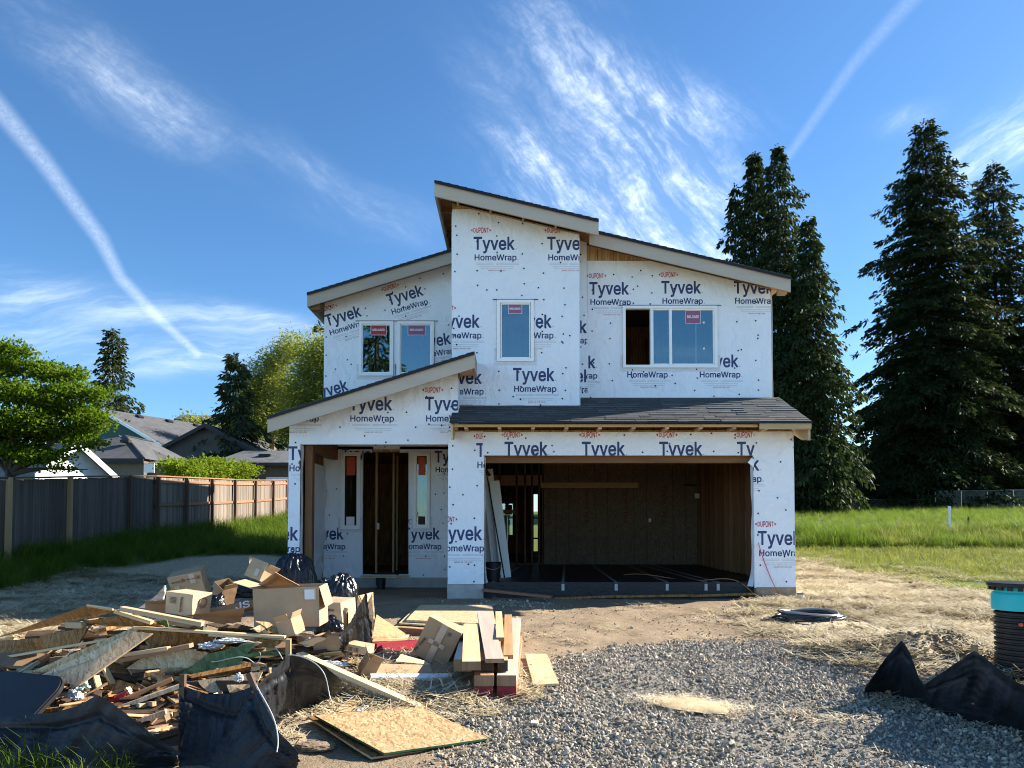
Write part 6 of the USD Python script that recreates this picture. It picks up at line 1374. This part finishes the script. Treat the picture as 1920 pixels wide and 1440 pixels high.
# ------------------------------------------------------------------ chain-link fence and stakes on the right
def link_fence(label, pts, h, n):
    t = thing('chain_link_fence', label, 'fence', (pts[0][0], pts[0][1], pts[0][2])); P = poly_line(pts, n)
    for p in P: part(t, 'post', tube([p - (0, 0, .5), p + (0, 0, h)], .035, 6), MAT['silver'], world=True)
    part(t, 'top_rail', tube(P + (0, 0, h), .028, 6), MAT['silver'], world=True)
    ms = []
    for a, b in zip(P[:-1], P[1:]):
        for s in np.linspace(0, 1, 24, endpoint=False):
            q = a + (b - a) * s; e = (b - a) / 24 * 3
            ms += [bar(q, q + e + (0, 0, h), .004, .004), bar(q + e, q + (0, 0, h), .004, .004)]
    part(t, 'wire_mesh', cat_(ms), MAT['silver'], kind='stuff', world=True)
link_fence('lower chain-link fence in front of the dark trees, left stretch', [at(1500, 957, 60), at(1745, 957, 60)], at(1700, 937, 60)[2] - at(1700, 957, 60)[2], 5)
link_fence('taller chain-link fence in front of the big dark trees, right stretch', [at(1754, 957, 58), at(1950, 954, 58)], at(1800, 921, 58)[2] - at(1800, 957, 58)[2], 5)
st = at(1781, 988, 31); solo('survey_stake', 'white-topped survey stake standing in the grass on the bank', 'stake', cat_([bx(-.04, .04, -.02, .02, -.3, at(1781, 950, 31)[2] - st[2]), bx(-.05, .05, -.03, .03, at(1781, 957, 31)[2] - st[2], at(1781, 950, 31)[2] - st[2] + .02)]), MAT['white_tape'], trans(st))
st = at(1816, 985, 31.5); solo('short_stake', 'short dark stake standing in the grass right of the white survey stake', 'stake', cat_([bx(-.02, .02, -.02, .02, -.3, at(1816, 969, 31.5)[2] - st[2]), bx(-.03, .03, -.03, .03, .2, .3)]), MAT['fence_post'], trans(st))

# ------------------------------------------------------------------ trees
def leaves_mesh(c, d, s, wid, seed):
    """one kite of two triangles per leaf or spray: centres c, directions d, lengths s"""
    r = np.random.default_rng(seed); n = len(c); up = r.normal(size=(n, 3)); sd = np.cross(d, up); sd /= np.linalg.norm(sd, axis=1, keepdims=True) + 1e-9
    s = s[:, None]; w = s * wid
    V = np.stack([c, c + d * s * .5 + sd * w, c + d * s, c + d * s * .5 - sd * w], 1).reshape(-1, 3); k = np.arange(n)[:, None] * 4
    return V, np.vstack([k + [0, 1, 2], k + [0, 2, 3]])
def conifer(name, label, px, pbase, ptop, Y, rad, seed, mat, shape='spruce', bare=.04, step=.5, nb=9, leafs=(.5, .9), wid=.16, droop=.25, gap=.12, dens=1.0, place=None):
    r = np.random.default_rng(seed); b = at(px, pbase, Y); H = at(px, ptop, Y)[2] - b[2]
    if place: b = np.array([place[0], place[1], 0.0]); H = place[2]; Y = place[1]
    gzv = float(ground(b[0], Y)); H += b[2] - gzv; b[2] = gzv
    t = thing(name, label, 'tree', b); C, D, S = [], [], []; limbs = []
    zs = np.arange(bare * H, H * .985, step)
    for z in zs:
        f = z / H
        if shape == 'spruce': R = rad * (1 - f) ** .56 * min(1, .84 + f * 1.2) + .1
        elif shape == 'cedar': R = rad * (1 - f) ** .60 * min(1, .84 + f * 1.3) + .08
        else: R = rad * (1 - f) ** .9 + .1
        R *= 1 + .18 * math.sin(z * 1.1 + seed) + .12 * math.sin(z * 2.7 + seed * 2)
        m = max(4, int(nb * (.55 + .45 * (1 - f))))
        a0 = r.uniform(0, 6.28)
        for q in range(m):
            if r.random() < gap: continue
            a = a0 + 6.283 * q / m + r.normal(0, .25); L = max(.25, R * r.uniform(.62, 1.12)); o = np.array([math.cos(a), math.sin(a), 0]); z0 = z + r.normal(0, step * .3)
            rise = r.uniform(.05, .3) if shape != 'cedar' else r.uniform(.1, .45)
            n = max(int(5 * dens), int(L / .26 * dens)); s = np.sort(r.uniform(.06, 1, n)) ** .85
            zoff = rise * L * s - (droop + rise) * L * s ** 2 * (1.15 - .5 * f) + (.12 * L * np.clip(s - .75, 0, 1) if shape == 'spruce' else 0)
            p = np.c_[o[0] * L * s, o[1] * L * s, z0 + zoff]
            if L > .9: limbs.append((np.array([0, 0, z0]), p[-1] * (.85, .85, 1) + (0, 0, 0), .008 + .007 * L))
            lat = np.array([-o[1], o[0], 0]); wspread = .30 * L * (1 - s) ** .6 + .12
            for rep in range(5):
                k = len(s); sgn = r.choice([-1, 1], k); off = r.uniform(0, 1, k) * wspread
                c = p + lat * (sgn * off)[:, None] + r.normal(0, .07, (k, 3))
                hang = r.uniform(.2, 1.1, k) if shape != 'cedar' else r.uniform(.3, 1.6, k)
                d = o * r.uniform(.3, 1.1, k)[:, None] + lat * (sgn * r.uniform(.1, .9, k))[:, None] + np.array([0, 0, -1.0]) * hang[:, None] * (.35 + droop * 2.2) + r.normal(0, .2, (k, 3))
                d /= np.linalg.norm(d, axis=1, keepdims=True)
                C.append(c); D.append(d); S.append(r.uniform(*leafs, k) * (.75 + .25 * (1 - f)))
    # leader and top sprays
    k = 40; zt_ = r.uniform(H * .93, H, k); C.append(np.c_[r.normal(0, .06, (k, 2)), zt_]); dd = np.c_[r.normal(0, .6, (k, 2)), r.uniform(.2, 1.2, k)]; D.append(dd / np.linalg.norm(dd, axis=1, keepdims=True)); S.append(np.full(k, leafs[0] * .8))
    V, F = leaves_mesh(np.vstack(C), np.vstack(D), np.concatenate(S), wid, seed)
    part(t, 'crown', trimesh.Trimesh(V, F, process=False), MAT[mat])
    tr_ = [tube([(0, 0, -.5), (.05, .02, H * .3), (0, .05, H * .7), (0, 0, H * .97)], [.011 * H + .05, .008 * H + .03, .0035 * H + .01, .015], 8)]
    for a_, b_, rr_ in limbs[::2]: tr_.append(tube([a_, (a_ + b_) / 2 + (0, 0, .05), b_], [rr_, rr_ * .7, rr_ * .25], 4))
    part(t, 'trunk', cat_(tr_), MAT['bark'])
    return t
conifer('spruce_tree', 'tallest dark spruce on the right, with drooping branches and a broad base', 1748, 955, 221, 62, 7.3, 3, 'spruce', nb=16, step=.46, droop=.32, leafs=(.28, .60), gap=.2, bare=.05, dens=2.2, wid=.17)
conifer('spruce_tree', 'dark spruce cut by the right edge of the picture, behind the tallest one', 1876, 955, 300, 66, 6.2, 8, 'spruce', nb=13, step=.5, droop=.3, gap=.18, leafs=(.28, .60), dens=2.1, wid=.17)
conifer('spruce_tree', 'dark spruce filling the right edge beyond the second one', 1975, 955, 360, 64, 6.0, 9, 'spruce', nb=11, step=.6, droop=.3, gap=.12, leafs=(.25, .55), dens=2.0, wid=.13)
conifer('cedar_tree', 'right-hand and tallest cedar top of the clump behind the house', 1466, 955, 269, 52, 4.6, 21, 'cedar', 'cedar', nb=14, step=.38, droop=.42, gap=.10, leafs=(.26, .5), wid=.2, dens=1.5)
conifer('cedar_tree', 'left-hand slender cedar top of the clump behind the house', 1421, 955, 283, 54, 3.9, 22, 'cedar', 'cedar', nb=13, step=.38, droop=.42, gap=.12, leafs=(.26, .5), wid=.2, dens=1.5)
conifer('cedar_tree', 'lower cedar on the right side of the clump behind the house', 1524, 955, 405, 50, 3.6, 23, 'cedar', 'cedar', nb=14, step=.38, droop=.42, gap=.10, leafs=(.26, .5), wid=.2, dens=1.5)
conifer('cedar_tree', 'lower cedar just left of the clump, mostly hidden by the house roof', 1384, 955, 345, 53, 2.6, 24, 'cedar', 'cedar', nb=9, step=.5, droop=.42, gap=.14, leafs=(.32, .6), wid=.2)
conifer('blue_spruce_tree', 'lone greyish conifer above the roofs on the left', 207, 900, 618, 55, 3.1, 31, 'blue_spruce', 'cedar', nb=13, step=.36, droop=.16, gap=.10, leafs=(.3, .5), wid=.22, bare=.1)
conifer('fir_tree', 'fir with drooping bare-tipped branches left of the pale green trees', 440, 870, 664, 43, 2.6, 41, 'blue_spruce', nb=10, step=.45, dens=1.6, droop=.42, gap=.08, leafs=(.35, .6), wid=.16)
conifer('fir_tree', 'small dark fir tip beside the left wall of the wrapped house', 596, 870, 596, 62, 1.8, 42, 'blue_spruce', nb=6, step=.6, droop=.3, gap=.2, leafs=(.3, .5), wid=.16, bare=.3)

conifer('fir_tree', 'fir across the street, seen only as a reflection in the left upstairs window', 0, 984, 300, 30, 3.4, 61, 'cedar', nb=10, step=.6, droop=.35, gap=.15, leafs=(.4, .7), wid=.18, place=(-11.2, -30.0, 26))

def broadleaf(name, label, o, blobs, nleaf, size, mat, seed, trunk=True, wid=.32, flat=0.0, bark='bark', cat='tree', hang=0.0, shell=.5, th=.0):
    """blobs: (x, y, z, rx, ry, rz) relative to o; leaves gather in small sprays through each of them"""
    r = np.random.default_rng(seed); t = thing(name, label, cat, o); C, D = [], []
    vol = np.array([b[3] * b[4] * b[5] for b in blobs]) ** .75; cnt = (nleaf * vol / vol.sum()).astype(int)
    for b, n in zip(blobs, cnt):
        ns = max(6, n // 26); q = r.normal(size=(ns, 3)); q /= np.linalg.norm(q, axis=1, keepdims=True); rad_ = r.random(ns) ** shell
        q = q * (rad_ * (1 + .35 * (meshkit.fbm(q * 1.7 + seed, 3, seed) - .5) * 2))[:, None]
        ctr = q * np.array(b[3:6]) + np.array(b[:3]); out = q * np.array([1, 1, .6]) + (0, 0, .25 - hang)
        idx = r.integers(0, ns, n); sp = size * 3.2
        c = ctr[idx] + r.normal(0, 1, (n, 3)) * np.array([sp, sp, sp * (.45 if flat else .8)]) * .55
        d = out[idx] * .8 + r.normal(0, .65, (n, 3)) * np.array([1, 1, .5]) - (0, 0, hang * .8)
        C.append(c); D.append(d / np.linalg.norm(d, axis=1, keepdims=True))
    C, D = np.vstack(C), np.vstack(D); V, F = leaves_mesh(C, D, r.uniform(.65, 1.3, len(C)) * size, wid, seed)
    part(t, 'crown', trimesh.Trimesh(V, F, process=False), MAT[mat])
    if trunk:
        zb_ = float(ground(o[0], o[1])) - o[2] - .2; zc = min(b[2] for b in blobs) ; rt = .05 + .018 * (max(b[2] + b[5] for b in blobs) - zb_) if not th else th
        ms = [tube([(0, 0, zb_), (.05, 0, (zb_ + zc) / 2), (0, 0, zc)], [rt, rt * .85, rt * .7], 8)]
        for b in blobs:
            e = np.array(b[:3]); m_ = e * (.45, .45, .5) + (0, 0, zc * .5); ms.append(tube(spline([(0, 0, zc - .1), m_, e + r.normal(0, .1, 3)], 8), np.linspace(rt * .55, rt * .12, 8), 6))
            for q in range(3): ms.append(tube([e, e + r.normal(0, .45, 3) * np.array(b[3:6])], [rt * .16, rt * .05], 4))
        part(t, 'trunk', cat_(ms), MAT[bark])
    return t
# maple behind the fence, in layered pads
MY = 16.5
def mb(px, py, rx, rz, dy=0, ry=None):
    p = at(px, py, MY + dy); return np.r_[p, rx * MY / FPX, (ry or rx * .8) * MY / FPX, .46 * rz * MY / FPX]
o = at(20, 850, MY)
bl = [mb(*a) for a in [(10, 655, 50, 26), (50, 690, 60, 28, .3), (120, 705, 55, 24, .2), (165, 735, 48, 26, 0), (60, 740, 80, 36, -.3), (130, 770, 68, 34, .2), (175, 790, 40, 24, 0), (30, 790, 80, 40, -.4), (100, 815, 80, 32, .3), (160, 832, 36, 14, 0), (20, 845, 70, 32, 0), (80, 858, 55, 20, -.2), (-60, 720, 80, 60, 0), (-70, 820, 90, 60, 0), (-30, 680, 60, 40, .5), (120, 880, 26, 6, -.1)]]
bl = [tuple(b[:3] - o) + tuple(b[3:]) for b in bl]
broadleaf('maple_tree', 'bright green maple with layered foliage rising behind the fence at the left edge', o, bl, 46000, .066, 'maple', 5, flat=1, wid=.42, shell=.42)
# pale green trees left of the house
def wb(px, py, rx, rz, Y, dy=0):
    p = at(px, py, Y + dy); return np.r_[p, rx * Y / FPX, rx * Y / FPX * .9, rz * Y / FPX]
for k, (l, px_, Y_, bb) in enumerate([
    ('pale yellowish green tree right beside the left wall of the house', 585, 44, [(595, 665, 40, 50), (570, 700, 46, 60), (600, 730, 50, 60), (560, 760, 50, 55), (590, 800, 60, 50), (545, 815, 40, 30), (630, 690, 50, 60), (640, 770, 60, 70)]),
    ('pale green feathery tree left of the yellowish one', 510, 48, [(545, 655, 24, 34), (515, 680, 32, 36), (490, 715, 40, 36), (530, 740, 42, 40), (465, 745, 36, 34), (505, 790, 50, 34), (455, 790, 36, 28)]),
    ('small olive tree low at the left end of the pale green trees', 470, 52, [(480, 745, 20, 20), (470, 775, 26, 24), (480, 800, 34, 20), (440, 808, 22, 14)])]):
    o = at(px_, 850, Y_); B_ = [tuple(wb(a, b, c, d, Y_) [:3] - o) + tuple(wb(a, b, c, d, Y_)[3:]) for a, b, c, d in bb]
    broadleaf('birch_tree', l, o, B_, [34000, 30000, 9000][k], .19, 'willow', 50 + k, wid=.17, bark='pale_bark', hang=.1, shell=.6)
for k, (px_, py_, Y_, w_, h_, l) in enumerate([(345, 878, 26.5, 38, 14, 'nearest'), (395, 876, 29, 40, 15, 'middle'), (445, 881, 31.5, 36, 13, 'farthest')]):
    p = at(px_, py_, Y_); p[0] = min(p[0], -11.0); o = np.array([p[0], Y_, float(ground(p[0], Y_))])
    broadleaf('hedge_bush', f'yellow-green bush behind the sunlit wooden fence, {l} of three', o, [(0, 0, p[2] - o[2], w_ * Y_ / FPX, 1.3, h_ * Y_ / FPX), (0, 0, p[2] - o[2] - .8, w_ * Y_ / FPX * .9, 1.2, .8)], 6500, .11, 'hedge', 60 + k, wid=.3, cat='bush', flat=1)
broadleaf('dark_bush', 'small dark bush beside the far roof above the brown house', at(362, 800, 62), [(0, 0, 0, 1.1, 1, .9), (1.2, 0, -.2, 1, 1, .7)], 1500, .22, 'willow', 70, cat='bush', trunk=True)
# undergrowth that closes the view under the conifers
for k, (px_, py_, Y_, rx_, rz_, l) in enumerate([(1610, 905, 74, 70, 62, 'in the gap between the cedars and the big spruce'), (1500, 900, 70, 70, 70, 'behind the cedar clump right of the garage'), (1700, 890, 78, 80, 75, 'left under the tallest spruce'), (1810, 880, 80, 90, 80, 'right under the tallest spruce'), (1910, 880, 82, 90, 90, 'at the right edge under the spruces')]):
    p = at(px_, py_, Y_); o = np.array([p[0], Y_, float(ground(p[0], Y_))]); a_, c_2 = rx_ * Y_ / FPX, rz_ * Y_ / FPX
    broadleaf('understory_shrub', f'very dark shrub {l}', o, [(0, 0, p[2] - o[2], a_, 2.5, c_2), (-.5 * a_, .5, p[2] - o[2] - .5 * c_2, a_ * .8, 2.5, c_2 * .7), (.5 * a_, .5, p[2] - o[2] - .5 * c_2, a_ * .8, 2.5, c_2 * .7)], 9000, .55, 'shrub', 80 + k, wid=.34, cat='shrub')
